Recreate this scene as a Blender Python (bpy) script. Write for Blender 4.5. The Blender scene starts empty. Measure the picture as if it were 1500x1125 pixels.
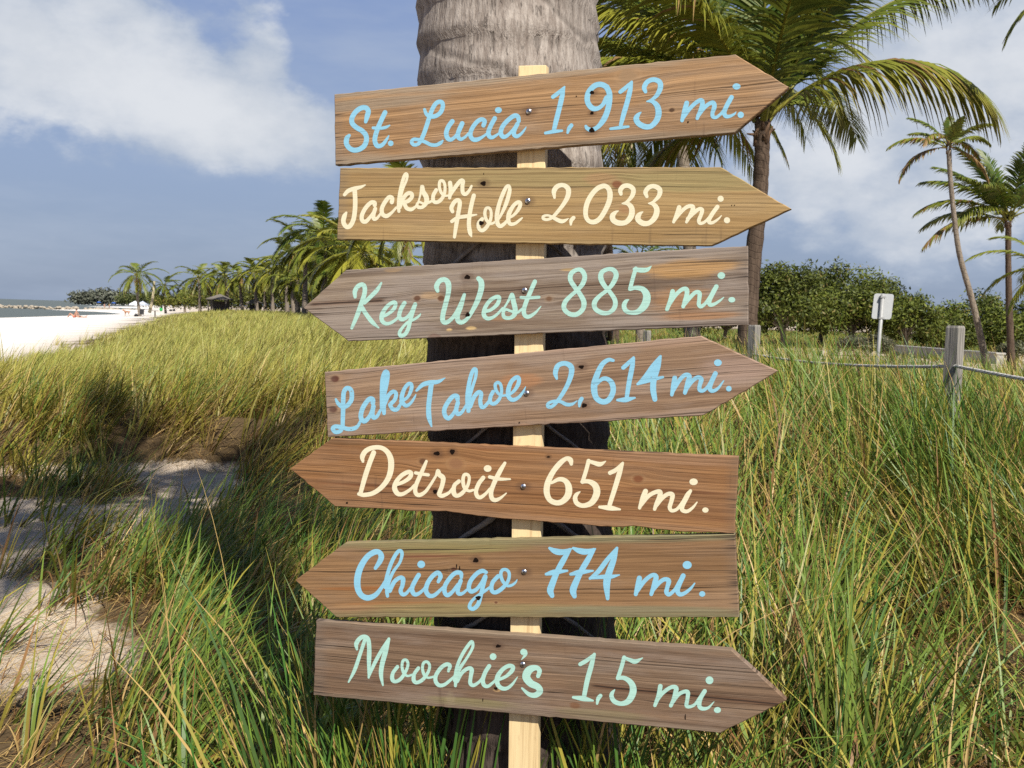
import bpy, bmesh, math, random
import numpy as np
from mathutils import Vector, Matrix, Quaternion

C = bpy.context.scene.collection
R = math.radians
rng = np.random.default_rng(7)
random.seed(7)

# ------------------------------------------------------------------ camera
EYE = Vector((0, 0, 1.5))
FPX, CX, CY = 1429.0, 750.0, 562.5
PITCH, ROLL = math.atan(103.7 / 1429), math.atan(0.029)
FWD = Vector((0, math.cos(PITCH), -math.sin(PITCH)))
UP0 = Vector((0, math.sin(PITCH), math.cos(PITCH)))
RGT = Vector((1, 0, 0)) * math.cos(ROLL) + UP0 * math.sin(ROLL)
UPV = UP0 * math.cos(ROLL) - Vector((1, 0, 0)) * math.sin(ROLL)
cam_d = bpy.data.cameras.new('camera')
cam = bpy.data.objects.new('camera', cam_d)
C.objects.link(cam)
cam.matrix_world = Matrix(((RGT.x, UPV.x, -FWD.x, EYE.x), (RGT.y, UPV.y, -FWD.y, EYE.y),
                           (RGT.z, UPV.z, -FWD.z, EYE.z), (0, 0, 0, 1)))
cam_d.sensor_width = 36
cam_d.lens = 36 * FPX / 1500
cam_d.clip_start = 0.05
cam_d.clip_end = 5000
cam_d.dof.use_dof = True
cam_d.dof.focus_distance = 1.82
cam_d.dof.aperture_fstop = 22
bpy.context.scene.camera = cam


def ray(px, py):
    return FWD * FPX + RGT * (px - CX) - UPV * (py - CY)


def at(px, py, Y):
    """world point seen at a photo pixel, at world depth Y"""
    d = ray(px, py)
    return EYE + d * (Y / d.y)


def atz(px, py, z):
    d = ray(px, py)
    return EYE + d * ((z - EYE.z) / d.z)


# ------------------------------------------------------------------ light, exposure
SUN_EL, SUN_AZ = R(47), R(24)          # sun high behind the camera, a little to its right
TO_SUN = Vector((math.sin(SUN_AZ) * math.cos(SUN_EL), -math.cos(SUN_AZ) * math.cos(SUN_EL), math.sin(SUN_EL)))
sun_d = bpy.data.lights.new('sun', 'SUN')
sun_d.energy = 5.0
sun_d.angle = R(0.55)
sun_d.color = (1, 0.95, 0.86)
sun = bpy.data.objects.new('sun', sun_d)
C.objects.link(sun)
sun.rotation_euler = TO_SUN.to_track_quat('Z', 'Y').to_euler()
sun.location = (3, -6, 9)
S = bpy.context.scene
S.view_settings.view_transform = 'Standard'
S.view_settings.look = 'None'
S.view_settings.exposure = 0.54
S.view_settings.gamma = 1
S.render.engine = 'CYCLES'
S.cycles.use_denoising = False
S.cycles.max_bounces = 6
S.cycles.transparent_max_bounces = 6


# ------------------------------------------------------------------ node expression helper
class X:
    """a float socket with arithmetic that lays down Math nodes"""
    nt = None

    def __init__(self, s):
        self.s = s

    @staticmethod
    def m(op, *a, clamp=False):
        n = X.nt.nodes.new('ShaderNodeMath')
        n.operation = op
        n.use_clamp = clamp
        for i, v in enumerate(a):
            if isinstance(v, X):
                X.nt.links.new(v.s, n.inputs[i])
            else:
                n.inputs[i].default_value = v
        return X(n.outputs[0])

    def __add__(s, o): return X.m('ADD', s, o)
    __radd__ = __add__
    def __sub__(s, o): return X.m('SUBTRACT', s, o)
    def __rsub__(s, o): return X.m('SUBTRACT', o, s)
    def __mul__(s, o): return X.m('MULTIPLY', s, o)
    __rmul__ = __mul__
    def __truediv__(s, o): return X.m('DIVIDE', s, o)
    def abs(s): return X.m('ABSOLUTE', s)
    def sqrt(s): return X.m('SQRT', s)
    def exp(s): return X.m('EXPONENT', s)
    def min(s, o): return X.m('MINIMUM', s, o)
    def max(s, o): return X.m('MAXIMUM', s, o)

    def step(s, a, b):
        """smoothstep from a to b (a > b inverts)"""
        inv = a > b
        n = X.nt.nodes.new('ShaderNodeMapRange')
        n.interpolation_type = 'SMOOTHSTEP'
        X.nt.links.new(s.s, n.inputs[0])
        n.inputs[1].default_value, n.inputs[2].default_value = (b, a) if inv else (a, b)
        n.inputs[3].default_value, n.inputs[4].default_value = (1, 0) if inv else (0, 1)
        return X(n.outputs[0])


def xyz(x, y, z=0.0):
    n = X.nt.nodes.new('ShaderNodeCombineXYZ')
    for i, v in enumerate((x, y, z)):
        if isinstance(v, X):
            X.nt.links.new(v.s, n.inputs[i])
        else:
            n.inputs[i].default_value = v
    return n.outputs[0]


def noise(vec, scale=1.0, detail=3.0, rough=0.5, dist=0.0):
    n = X.nt.nodes.new('ShaderNodeTexNoise')
    X.nt.links.new(vec, n.inputs['Vector'])
    n.inputs['Scale'].default_value = scale
    n.inputs['Detail'].default_value = detail
    n.inputs['Roughness'].default_value = rough
    n.inputs['Distortion'].default_value = dist
    return X(n.outputs[0])


def mix(f, a, b, mode='MIX'):
    n = X.nt.nodes.new('ShaderNodeMix')
    n.data_type = 'RGBA'
    n.blend_type = mode
    for sock, v in ((n.inputs[0], f), (n.inputs[6], a), (n.inputs[7], b)):
        if isinstance(v, X):
            X.nt.links.new(v.s, sock)
        elif hasattr(v, 'is_linked'):
            X.nt.links.new(v, sock)
        elif isinstance(v, (int, float)):
            sock.default_value = v
        else:
            sock.default_value = (*v, 1)
    return n.outputs[2]


def sep(vec):
    n = X.nt.nodes.new('ShaderNodeSeparateXYZ')
    X.nt.links.new(vec, n.inputs[0])
    return X(n.outputs[0]), X(n.outputs[1]), X(n.outputs[2])


def new_mat(name):
    m = bpy.data.materials.new(name)
    m.use_nodes = True
    X.nt = m.node_tree
    return m, m.node_tree.nodes['Principled BSDF']


def coords(kind='Object'):
    return X.nt.nodes.new('ShaderNodeTexCoord').outputs[kind]


def bump(h, strength=0.4, dist=0.01, into=None):
    n = X.nt.nodes.new('ShaderNodeBump')
    n.inputs['Strength'].default_value = strength
    n.inputs['Distance'].default_value = dist
    X.nt.links.new(h.s, n.inputs['Height'])
    X.nt.links.new(n.outputs[0], into.inputs['Normal'])


def link(sock, b, name):
    X.nt.links.new(sock.s if isinstance(sock, X) else sock, b.inputs[name])


def simple(name, col, rough=0.7, var=0.25, scale=8.0, metal=0.0, bmp=0.0):
    m, b = new_mat(name)
    n = noise(coords(), scale, 4)
    k_ = 1.0 if metal else 0.8
    link(mix(n, tuple(c * k_ * (1 - var) for c in col), tuple(min(1, c * k_ * (1 + var)) for c in col)), b, 'Base Color')
    b.inputs['Roughness'].default_value = rough
    b.inputs['Metallic'].default_value = metal
    if bmp:
        bump(n, bmp, 0.01, b)
    return m


# ------------------------------------------------------------------ sky
W = bpy.data.worlds.new('World')
S.world = W
W.use_nodes = True
X.nt = W.node_tree
bg = W.node_tree.nodes['Background']
sky = W.node_tree.nodes.new('ShaderNodeTexSky')
sky.sky_type = 'NISHITA'
sky.sun_disc = False
sky.sun_elevation = SUN_EL
sky.sun_rotation = math.pi - SUN_AZ
sky.altitude = 0
sky.dust_density = 1.0
dv = coords('Generated')
dx, dy, dz = sep(dv)
az = X.m('ARCTAN2', dx, dy)
el = X.m('ARCSINE', dz)
# blue-grey marine air low over the water, clearer blue higher up (values for a strength of 0.1)
low = mix(el.step(0.0, 0.16), (2.6, 3.3, 4.7), (3.0, 3.9, 5.8))
low = mix(el.step(0.12, 0.42), low, (2.15, 3.1, 5.8))
base = mix(0.10, low, sky.outputs[0])
cv = xyz(az * 2.2, el * 3.4, 0.0)
big = noise(cv, 1.9, 9, 0.56, 0.25)
fine = noise(cv, 6.5, 6, 0.6)


def pxdir(px, py):
    d = ray(px, py).normalized()
    return math.atan2(d.x, d.y), math.asin(d.z)


def blob(px, py, rx, ry, w, rot=0.0):
    a0, e0 = pxdir(px, py)
    c, s = math.cos(rot), math.sin(rot)
    da, de = az - a0, el - e0
    u = (da * c + de * s) * (1.0 / rx)
    v = (de * c - da * s) * (1.0 / ry)
    return (u * u + v * v).min(12.0).__mul__(-1.0).exp() * w


bias = blob(60, 60, 0.19, 0.10, 0.34) + blob(230, 120, 0.14, 0.065, 0.30, -0.35) + blob(388, 72, 0.032, 0.05, 0.40) \
    + blob(410, 195, 0.13, 0.034, 0.32, -0.25) + blob(480, 165, 0.07, 0.03, 0.20) \
    + blob(1420, 60, 0.20, 0.16, 0.36) + blob(1330, 230, 0.16, 0.10, 0.20) + blob(1000, 230, 0.2, 0.06, 0.14) \
    + blob(1420, 330, 0.12, 0.05, 0.16) - blob(500, 60, 0.07, 0.06, 0.22) - blob(300, 290, 0.25, 0.035, 0.16) \
    - blob(580, 60, 0.05, 0.09, 0.2)
bias = bias - (az.abs()).step(0.8, 1.3) * 0.06 - el.step(0.5, 0.9) * 0.04 - el.step(0.07, 0.0) * 0.25
dens = (big - 0.5) * 1.1 + (fine - 0.5) * 0.62 + bias
cover = dens.step(0.12, 0.35)
thick = dens.step(0.18, 0.62)
shade = noise(xyz(az * 2.2 + 0.02, el * 3.4 - 0.09, 0.0), 3.2, 6, 0.55)
cl = mix(thick, (4.0, 4.75, 6.0), (6.2, 6.6, 7.2))
cl = mix(shade.step(0.40, 0.66) * 0.7, cl, (8.0, 8.2, 8.5))
veil = noise(xyz(az * 1.5, el * 6.0, 3.0), 2.2, 5, 0.6).step(0.40, 0.75) * 0.42
base = mix(veil, base, (4.6, 5.3, 6.5))
base = mix(cover * 0.95, base, cl)
base = mix(el.step(0.42, 0.85), base, mix(0.5, (0.7, 1.25, 3.0), sky.outputs[0]))
X.nt.links.new(base, bg.inputs[0])
bg.inputs[1].default_value = 0.07


# ------------------------------------------------------------------ mesh helpers
def make(name, verts, faces, mat=None, parent=None, cols=None, smooth=False, mats=None, mi=None):
    me = bpy.data.meshes.new(name)
    verts = np.asarray(verts, dtype=np.float32)
    if isinstance(faces, np.ndarray):
        k = faces.shape[1]
        me.vertices.add(len(verts))
        me.vertices.foreach_set('co', verts.ravel())
        me.loops.add(faces.size)
        me.loops.foreach_set('vertex_index', faces.astype(np.int32).ravel())
        me.polygons.add(len(faces))
        me.polygons.foreach_set('loop_start', np.arange(0, faces.size, k, dtype=np.int32))
        me.polygons.foreach_set('loop_total', np.full(len(faces), k, dtype=np.int32))
        me.update(calc_edges=True)
    else:
        me.from_pydata(verts.tolist(), [], faces)
    if cols is not None:
        a = me.color_attributes.new('tint', 'FLOAT_COLOR', 'POINT')
        c4 = np.ones((len(verts), 4), dtype=np.float32)
        c4[:, :3] = cols
        a.data.foreach_set('color', c4.ravel())
    for m in (mats or ([mat] if mat else [])):
        me.materials.append(m)
    if mi is not None:
        me.polygons.foreach_set('material_index', np.asarray(mi, dtype=np.int32))
    if smooth:
        me.polygons.foreach_set('use_smooth', np.ones(len(me.polygons), dtype=bool))
    me.validate()
    o = bpy.data.objects.new(name, me)
    C.objects.link(o)
    if parent:
        o.parent = parent
    return o


def tag(o, label=None, cat=None, group=None, kind=None):
    if label: o['label'] = label
    if cat: o['category'] = cat
    if group: o['group'] = group
    if kind: o['kind'] = kind
    return o


def thing(name, label, cat, loc=(0, 0, 0), rz=0.0, group=None):
    o = bpy.data.objects.new(name, None)
    o.empty_display_size = 0.2
    C.objects.link(o)
    o.location = loc
    o.rotation_euler = (0, 0, rz)
    return tag(o, label, cat, group)


class MB:
    """collects shapes into one mesh"""
    def __init__(s): s.v, s.f, s.mi = [], [], []

    def add(s, v, f, mi=0):
        n = len(s.v)
        s.v += [tuple(p) for p in v]
        s.f += [tuple(i + n for i in q) for q in f]
        s.mi += [mi] * len(f)
        return s

    def box(s, c, d, rot=None, mi=0, taper=1.0):
        pts = []
        for z in (-1, 1):
            t = taper if z > 0 else 1.0
            for x, y in ((-1, -1), (1, -1), (1, 1), (-1, 1)):
                p = Vector((x * d[0] / 2 * t, y * d[1] / 2 * t, z * d[2] / 2))
                if rot: p = rot @ p
                pts.append(p + Vector(c))
        return s.add(pts, [(3, 2, 1, 0), (4, 5, 6, 7), (0, 1, 5, 4), (1, 2, 6, 5), (2, 3, 7, 6), (3, 0, 4, 7)], mi)

    def tube(s, pts, rad, n=6, mi=0, cap=True):
        pts = [Vector(p) for p in pts]
        if not hasattr(rad, '__len__'): rad = [rad] * len(pts)
        vs, fs = [], []
        ref = Vector((0.3, 0.9, 0.2)).normalized()
        for i, p in enumerate(pts):
            t = (pts[min(i + 1, len(pts) - 1)] - pts[max(i - 1, 0)]).normalized()
            if abs(t.dot(ref)) > 0.95: ref = Vector((0.9, 0.1, 0.4)).normalized()
            a = t.cross(ref).normalized()
            b = t.cross(a)
            for k in range(n):
                an = 2 * math.pi * k / n
                vs.append(p + (a * math.cos(an) + b * math.sin(an)) * rad[i])
        for i in range(len(pts) - 1):
            for k in range(n):
                k2 = (k + 1) % n
                fs.append((i * n + k, i * n + k2, (i + 1) * n + k2, (i + 1) * n + k))
        if cap:
            fs.append(tuple(range(n - 1, -1, -1)))
            fs.append(tuple((len(pts) - 1) * n + k for k in range(n)))
        return s.add(vs, fs, mi)

    def dome(s, c, ax, r, h, n=16, rings=4, mi=0):
        """shallow dome of radius r and height h along ax"""
        ax = Vector(ax).normalized()
        a = ax.orthogonal().normalized()
        b = ax.cross(a)
        vs, fs = [], []
        for i in range(rings + 1):
            t = i / rings * math.pi / 2
            rr, hh = r * math.cos(t), h * math.sin(t)
            if i == rings:
                vs.append(Vector(c) + ax * h)
                break
            for k in range(n):
                an = 2 * math.pi * k / n
                vs.append(Vector(c) + (a * math.cos(an) + b * math.sin(an)) * rr + ax * hh)
        for i in range(rings - 1):
            for k in range(n):
                fs.append((i * n + k, i * n + (k + 1) % n, (i + 1) * n + (k + 1) % n, (i + 1) * n + k))
        top = rings * n
        for k in range(n):
            fs.append(((rings - 1) * n + k, (rings - 1) * n + (k + 1) % n, top))
        return s.add(vs, fs, mi)

    def ball(s, c, rx, ry, rz, n=10, m=7, mi=0, jit=0.0):
        vs, fs = [], []
        for i in range(m + 1):
            th = math.pi * i / m
            for k in range(n):
                an = 2 * math.pi * k / n
                j = 1 + random.uniform(-jit, jit)
                vs.append((c[0] + rx * j * math.sin(th) * math.cos(an), c[1] + ry * j * math.sin(th) * math.sin(an),
                           c[2] + rz * j * math.cos(th)))
        for i in range(m):
            for k in range(n):
                k2 = (k + 1) % n
                fs.append((i * n + k, (i + 1) * n + k, (i + 1) * n + k2, i * n + k2))
        return s.add(vs, fs, mi)

    def build(s, name, mat, parent=None, smooth=False, mats=None):
        return make(name, s.v, s.f, mat, parent, smooth=smooth, mats=mats, mi=s.mi if mats else None)


def catmull(p, per=6, closed=False):
    """smooth a polyline given as rows of numbers"""
    p = np.asarray(p, float)
    if len(p) < 3 and not closed:
        t = np.linspace(0, 1, per + 1)[:, None]
        return p[0] * (1 - t) + p[-1] * t
    n = len(p)
    out = []
    seg = n if closed else n - 1
    for i in range(seg):
        if closed:
            p0, p1, p2, p3 = p[(i - 1) % n], p[i], p[(i + 1) % n], p[(i + 2) % n]
        else:
            p1, p2 = p[i], p[i + 1]
            p0 = p[i - 1] if i else 2 * p1 - p2
            p3 = p[i + 2] if i + 2 < n else 2 * p2 - p1
        for k in range(per):
            t = k / per
            out.append(0.5 * (2 * p1 + (p2 - p0) * t + (2 * p0 - 5 * p1 + 4 * p2 - p3) * t * t
                              + (3 * p1 - p0 - 3 * p2 + p3) * t ** 3))
    out.append(p[0] if closed else p[-1])
    return np.array(out)


# ------------------------------------------------------------------ terrain
def sm(x, a, b):
    t = np.clip((np.asarray(x, float) - a) / (b - a), 0, 1)
    return t * t * (3 - 2 * t)


def vnoise(x, y, seed=0):
    """cheap smooth value noise"""
    x, y = np.asarray(x, float), np.asarray(y, float)
    xi, yi = np.floor(x), np.floor(y)
    fx, fy = x - xi, y - yi
    fx, fy = fx * fx * (3 - 2 * fx), fy * fy * (3 - 2 * fy)

    def h(i, j):
        v = np.sin(i * 127.1 + j * 311.7 + seed * 74.7) * 43758.5453
        return v - np.floor(v)
    return (h(xi, yi) * (1 - fx) + h(xi + 1, yi) * fx) * (1 - fy) + (h(xi, yi + 1) * (1 - fx) + h(xi + 1, yi + 1) * fx) * fy


def fbm(x, y, seed=0):
    return vnoise(x, y, seed) * 0.55 + vnoise(x * 2.1, y * 2.1, seed + 1) * 0.3 + vnoise(x * 4.3, y * 4.3, seed + 2) * 0.15


SHORE_Y = [-60, 0, 102, 143, 172, 196, 216, 236, 285, 318, 340, 400, 470, 520, 900]
SHORE_X = [-35, -38, -53, -61, -66, -95, -95, -80, -104, -125, -150, -160, -170, -240, -250]
SEA_Z = -0.5


def xs_(y): return np.interp(y, SHORE_Y, SHORE_X)
def xe_(y): return np.where(np.asarray(y) < 18.5, -9.7 - (18.5 - np.asarray(y)) * 0.1, -9.7 - 0.325 * (np.asarray(y) - 18.5))
def bank_(x): return 8.7 + 0.35 * np.sin(np.asarray(x) * 1.3) + 0.25 * np.sin(np.asarray(x) * 2.9 + 1) + 0.05 * (np.asarray(x) + 3) - 0.8 * sm(x, -2.7, -3.9)


def ground(x, y):
    x, y = np.asarray(x, float), np.asarray(y, float)
    beach = np.clip((x - xs_(y)) * 0.03, -2.5, 0.45) - 0.5
    beach = np.where(y < 25, beach + sm(y, 25, 8) * 0.05, beach)
    inland = np.maximum(beach, -0.06)
    h = np.where(x > -30, inland, beach)
    t = sm(x - xe_(y), -0.5, 7.0)
    rise = 0.40 * sm(y - bank_(x), -0.15, 0.7) + 0.50 * sm(y, 9.5, 22) - 0.30 * sm(y, 60, 160)
    dune = rise * t * sm(x, 6.0, -0.5)
    right = (0.60 * sm(y, 2.0, 7.5)) * sm(x, -0.6, 1.6) * (1 - 0.55 * sm(y, 13, 22))
    right = right * (1 - 0.25 * sm(x, 3.4, 6.0))
    rough = (fbm(x * 5.5, y * 5.5, 19) - 0.5) * 0.032 * sm(y, 14, 9) + (fbm(x * 0.8, y * 0.8, 3) - 0.5) * 0.12 * sm(x - xe_(y), -4, 1) + (fbm(x * 3.1, y * 3.1, 9) - 0.5) * 0.07 * sm(y, 30, 10)
    return h + np.maximum(dune, right) + rough * sm(y, 120, 60)


def grow(a, b, step, far, g=1.12):
    v = list(np.arange(a, b, step))
    st = step
    lo, hi = [a], [b]
    while lo[-1] > -far:
        st *= g
        lo.append(lo[-1] - st)
    st = step
    while hi[-1] < far:
        hi.append(hi[-1] + st)
        st *= g
    return np.array(lo[1:][::-1] + v + hi)


gx = grow(-7.0, 5.0, 0.07, 1500)
gy = grow(1.5, 11.0, 0.07, 1500)
GX, GY = np.meshgrid(gx, gy)
GZ = ground(GX, GY)
nx, ny = len(gx), len(gy)
idx = np.arange(nx * ny).reshape(ny, nx)
gf = np.stack([idx[:-1, :-1], idx[:-1, 1:], idx[1:, 1:], idx[1:, :-1]], -1).reshape(-1, 4)


def path_edge(y): return -1.75 - (np.asarray(y) - 3.9) * 0.17


def cover_mask(x, y):
    """how densely grass covers the ground (0..1)"""
    x, y = np.asarray(x, float), np.asarray(y, float)
    wob = (fbm(x * 1.1, y * 1.1, 5) - 0.5) * 1.3
    near = sm(x - path_edge(y) + wob * 0.9, -0.25, 0.5) * sm(y, 9.2, 8.6)
    dune = sm(y - bank_(x), -0.1, 0.25) * sm(x - xe_(y) + wob * 2.5, -0.6, 1.2)
    tuft = np.exp(-(((x + 3.9) / 0.9) ** 2 + ((y - 7.75) / 0.35) ** 2)) * 1.3
    tuft2 = np.exp(-(((x + 2.15) / 0.42) ** 2 + ((y - 5.35) / 0.4) ** 2)) * 1.2
    scat = 0.16 * sm(fbm(x * 2.2, y * 2.2, 71), 0.56, 0.68) * sm(y, 9.5, 8.5) * sm(x, -6.5, -3.0)
    lane = 1 - 0.85 * sm(x - 0.1 * y, 1.2, 2.4) * sm(y, 15, 19) * sm(y, 70, 45)
    return np.clip(np.maximum.reduce([near, dune, tuft, tuft2, scat]), 0, 1) * lane


beachy = sm(xe_(GY) - GX, 0.0, 3.0) * sm(GY, 12, 20)
litter = np.clip(cover_mask(GX, GY) * 1.1 + np.clip(sm(GY, 4.1, 3.2) * sm(GX, -3.4, -2.0) * 0.8, 0, 1), 0, 1) * sm(GY, 200, 90)
gcol = np.stack([litter.ravel(), beachy.ravel(), litter.ravel() * 0], 1)
m, b = new_mat('sand')
at_n = X.nt.nodes.new('ShaderNodeAttribute')
at_n.attribute_name = 'tint'
lit, bch, _ = sep(at_n.outputs['Color'])
pos = coords('Object')
n1 = noise(pos, 1.6, 5, 0.6)
n2 = noise(pos, 22, 4, 0.65)
n3 = noise(pos, 160, 3, 0.7)
scol = mix(n1, (0.42, 0.34, 0.255), (0.54, 0.45, 0.345))
scol = mix(bch, scol, (0.72, 0.68, 0.62))
scol = mix(n2.step(0.52, 0.68) * 0.5 * (1.0 - bch), scol, (0.24, 0.185, 0.13))
scol = mix(n3.step(0.58, 0.75) * 0.6 * (1.0 - bch), scol, (0.17, 0.13, 0.09))
lcol = mix(n2, (0.045, 0.03, 0.016), (0.13, 0.088, 0.045))
lf = (lit * 1.25 + (n2 - 0.5) * 0.9 + (n1 - 0.5) * 0.5).step(0.25, 0.75)
link(mix(lf, scol, lcol), b, 'Base Color')
b.inputs['Roughness'].default_value = 0.95
b.inputs['Specular IOR Level'].default_value = 0.1
bump(n2 * 0.6 + n3 * 0.25 + n1, 0.55, 0.03, b)
sand_m = m
g_o = make('ground', np.stack([GX, GY, GZ], -1).reshape(-1, 3), gf, sand_m, cols=gcol, smooth=True)
tag(g_o, 'pale sand of the beach and the dune', 'ground', kind='structure')

# sea
m, b = new_mat('sea_water')
pos = coords('Object')
px_, py_, pz_ = sep(pos)
wn = noise(xyz(px_ * 0.25, py_ * 0.12, 0.0), 1.0, 5, 0.6)
link(mix(wn, (0.075, 0.09, 0.08), (0.12, 0.135, 0.115)), b, 'Base Color')
b.inputs['Roughness'].default_value = 0.5
b.inputs['Specular IOR Level'].default_value = 0.25
bump(noise(xyz(px_ * 1.4, py_ * 0.7, 0.0), 1.0, 5, 0.65), 0.9, 0.25, b)
sea_m = m
sv, sf = [], []
ys = np.concatenate([np.arange(-60, 400, 20), np.geomspace(400, 4000, 14)])
for yv in ys:
    sv += [(-4500, yv, SEA_Z), (-20 if yv < 560 else 4500, yv, SEA_Z)]
for i in range(len(ys) - 1):
    sf.append((2 * i, 2 * i + 1, 2 * i + 3, 2 * i + 2))
tag(make('sea', sv, sf, sea_m), 'calm grey green sea reaching the horizon', 'sea', kind='structure')


# ------------------------------------------------------------------ signpost
YAW = R(17)
PD = Vector((math.cos(YAW), -math.sin(YAW), 0))           # along the boards, to the right
PN = Vector((-math.sin(YAW), -math.cos(YAW), 0))          # out of the boards, towards the viewer
P0 = at(771, 560, 1.80)
sign = thing('signpost', 'wooden mileage signpost of seven painted arrow boards against the big palm trunk', 'signpost',
             (P0.x, P0.y, 0), -YAW)


def onplane(px, py, off=0.0):
    """photo pixel -> (s, t) on the plane of the boards' fronts (off behind it), in the signpost's own axes"""
    d = ray(px, py)
    base = Vector((P0.x, P0.y, 0)) - PN * off
    k = (base - EYE).dot(PN) / d.dot(PN)
    w = EYE + d * k - Vector((P0.x, P0.y, 0))
    return w.dot(PD), w.z


THK = 0.016


def wood(name, ctr, tilt, half, ca, cb, cd, knots=(), patches=(), edge=None, streak=0.5, grey=0.3, seed=0.0, crack=None, gain=(1, 1, 1), stains=(), ends_px=()):
    """weathered plank: grain along the board that flows round its knots, stains, edge algae, hairline cracks"""
    m, b = new_mat(name)
    ca, cb, cd = [(x[0] * 0.98, x[1] * 0.97, x[2] * 0.86) for x in (ca, cb, cd)]
    ox, oy, oz = sep(coords())
    c, s = math.cos(tilt), math.sin(tilt)
    u = (ox - ctr[0]) * c + (oz - ctr[1]) * s
    v = (oz - ctr[1]) * c - (ox - ctr[0]) * s

    def loc(px, py):
        q = onplane(px, py)
        return (q[0] - ctr[0]) * c + (q[1] - ctr[1]) * s, (q[1] - ctr[1]) * c - (q[0] - ctr[0]) * s
    w = (noise(xyz(u * 2.6, v * 9.0, seed), 1, 3) - 0.5) * 0.016
    vv = v + w
    kd = []
    for kx, ky, kr, dark in knots:
        u0, v0 = loc(kx, ky)
        du, dvv = u - u0, v - v0
        g = ((du * du * (1 / (5.0 * kr) ** 2) + dvv * dvv * (1 / (2.6 * kr) ** 2)) * -1.0).exp()
        vv = vv - dvv * g * 0.75
        kd.append(((du * du * 0.55 + dvv * dvv).sqrt() * (1 / kr), dark))
    band = noise(xyz(u * 0.9, vv * 26.0, seed + 1), 1, 3, 0.55)
    g1 = noise(xyz(u * 1.7, vv * 120.0, seed + 2), 1, 5, 0.62)
    lw = noise(xyz(u * 0.7, vv * 210.0, seed + 12), 1, 2, 0.5)
    g2 = noise(xyz(u * 9.0, vv * 560.0, seed + 3), 1, 3, 0.65)
    wth = noise(xyz(u * 4.5, v * 22.0, seed + 4), 1, 5, 0.6)
    blot = noise(xyz(u * 9, v * 14, seed + 6), 1, 4, 0.6)
    col = mix(band.step(0.36, 0.64), ca, cb)
    col = mix(g1.step(0.35, 0.68) * min(1.0, streak * 1.25), col, tuple(x * 0.82 for x in cd))
    col = mix(wth.step(0.42, 0.66) * grey, col, (0.33, 0.29, 0.255))
    col = mix(blot.step(0.55, 0.75) * 0.22, col, tuple(x * 0.6 for x in ca))
    for qx, qy, rx, ry, pc, st in patches:
        u0, v0 = loc(qx, qy)
        e = (((u - u0) * (1 / rx)) * ((u - u0) * (1 / rx)) + ((v - v0) * (1 / ry)) * ((v - v0) * (1 / ry))).sqrt()
        col = mix((e + (g1 - 0.5) * 1.3 + (wth - 0.5) * 1.2).step(1.15, 0.55) * st, col, pc)
    if edge:
        ec, ew, es = edge
        em = ((v.abs() - (half - ew)) * (1 / ew) + (wth - 0.5) * 1.6 + (g1 - 0.5) * 0.8).step(-0.1, 0.8)
        col = mix(em * es, col, ec)
    col = mix(g2.step(0.53, 0.72) * 0.5, col, tuple(x * 0.42 for x in cd))
    col = mix(g2.step(0.46, 0.30) * 0.35, col, tuple(min(1, x * 1.35) for x in ca))
    col = mix(lw.step(0.54, 0.66) * 0.36, col, tuple(x * 0.5 for x in cd))
    hair = noise(xyz(u * 1.3, vv * 210.0, seed + 8), 1, 2, 0.5).step(0.655, 0.69)
    brk = noise(xyz(u * 7.0, v * 30.0, seed + 9), 1, 2).step(0.42, 0.56)
    col = mix(hair * brk * 0.75, col, (0.05, 0.035, 0.025))
    for e, dark in kd:
        ring = X.m('SINE', e * 9.0 + (g1 - 0.5) * 6.0) * 0.5 + 0.5
        col = mix((e + (blot - 0.5) * 0.8).step(2.5, 1.0) * 0.4 * (ring * 0.7 + 0.3), col, (0.36, 0.25, 0.15))
        col = mix((e + (blot - 0.5) * 1.3 + (g1 - 0.5) * 0.7).step(1.35, 0.65) * 0.95, col, dark)
    if crack:
        (ax, ay), (bx, by) = crack
        u0, v0 = loc(ax, ay)
        u1, v1 = loc(bx, by)
        sl = (v1 - v0) / (u1 - u0)
        dl = (v - v0 - (u - u0) * sl + (wth - 0.5) * 0.006).abs()
        ends = u.step(min(u0, u1), min(u0, u1) + 0.02) * u.step(max(u0, u1) + 0.01, max(u0, u1) - 0.005)
        col = mix(dl.step(0.007, 0.001) * ends * 0.55, col, (0.13, 0.06, 0.03))
        col = mix(dl.step(0.0022, 0.0006) * ends * 0.9, col, (0.03, 0.02, 0.015))
    for hx, hy, hr in stains:
        u0, v0 = loc(hx, hy)
        e = (((u - u0) * (u - u0) * 0.45 + (v - v0) * (v - v0)).sqrt()) * (1.0 / (hr * 0.0013))
        col = mix((e + (g1 - 0.5) * 1.4 + (blot - 0.5)).step(2.3, 0.9) * 0.5, col, (0.10, 0.06, 0.04))
    if ends_px:
        eu = loc(*ends_px)[0]
        endm = (u - eu).abs().step(0.03, 0.002)
        col = mix(endm * (0.15 + lw * 0.4), col, (0.20, 0.165, 0.135))
        col = mix(endm * noise(xyz(u * 3.0, vv * 300.0, seed + 21), 1, 2, 0.5).step(0.60, 0.64) * 0.8, col, (0.04, 0.03, 0.025))
    drip = noise(xyz(u * 120, v * 8, seed + 5), 1, 2).step(0.62, 0.72) * noise(xyz(u * 5, v * 5, seed + 15), 1, 2).step(0.5, 0.7)
    col = mix(drip * 0.35, col, (0.09, 0.06, 0.045))
    col = mix(1.0, col, (gain[0] * 1.07, gain[1] * 1.0, gain[2] * 0.90), 'MULTIPLY')
    link(col, b, 'Base Color')
    b.inputs['Roughness'].default_value = 0.82
    b.inputs['Specular IOR Level'].default_value = 0.25
    bump(g1 * 0.8 + g2 * 0.6 - hair * 1.5 - lw * 0.5, 0.75, 0.0018, b)
    return m


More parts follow.
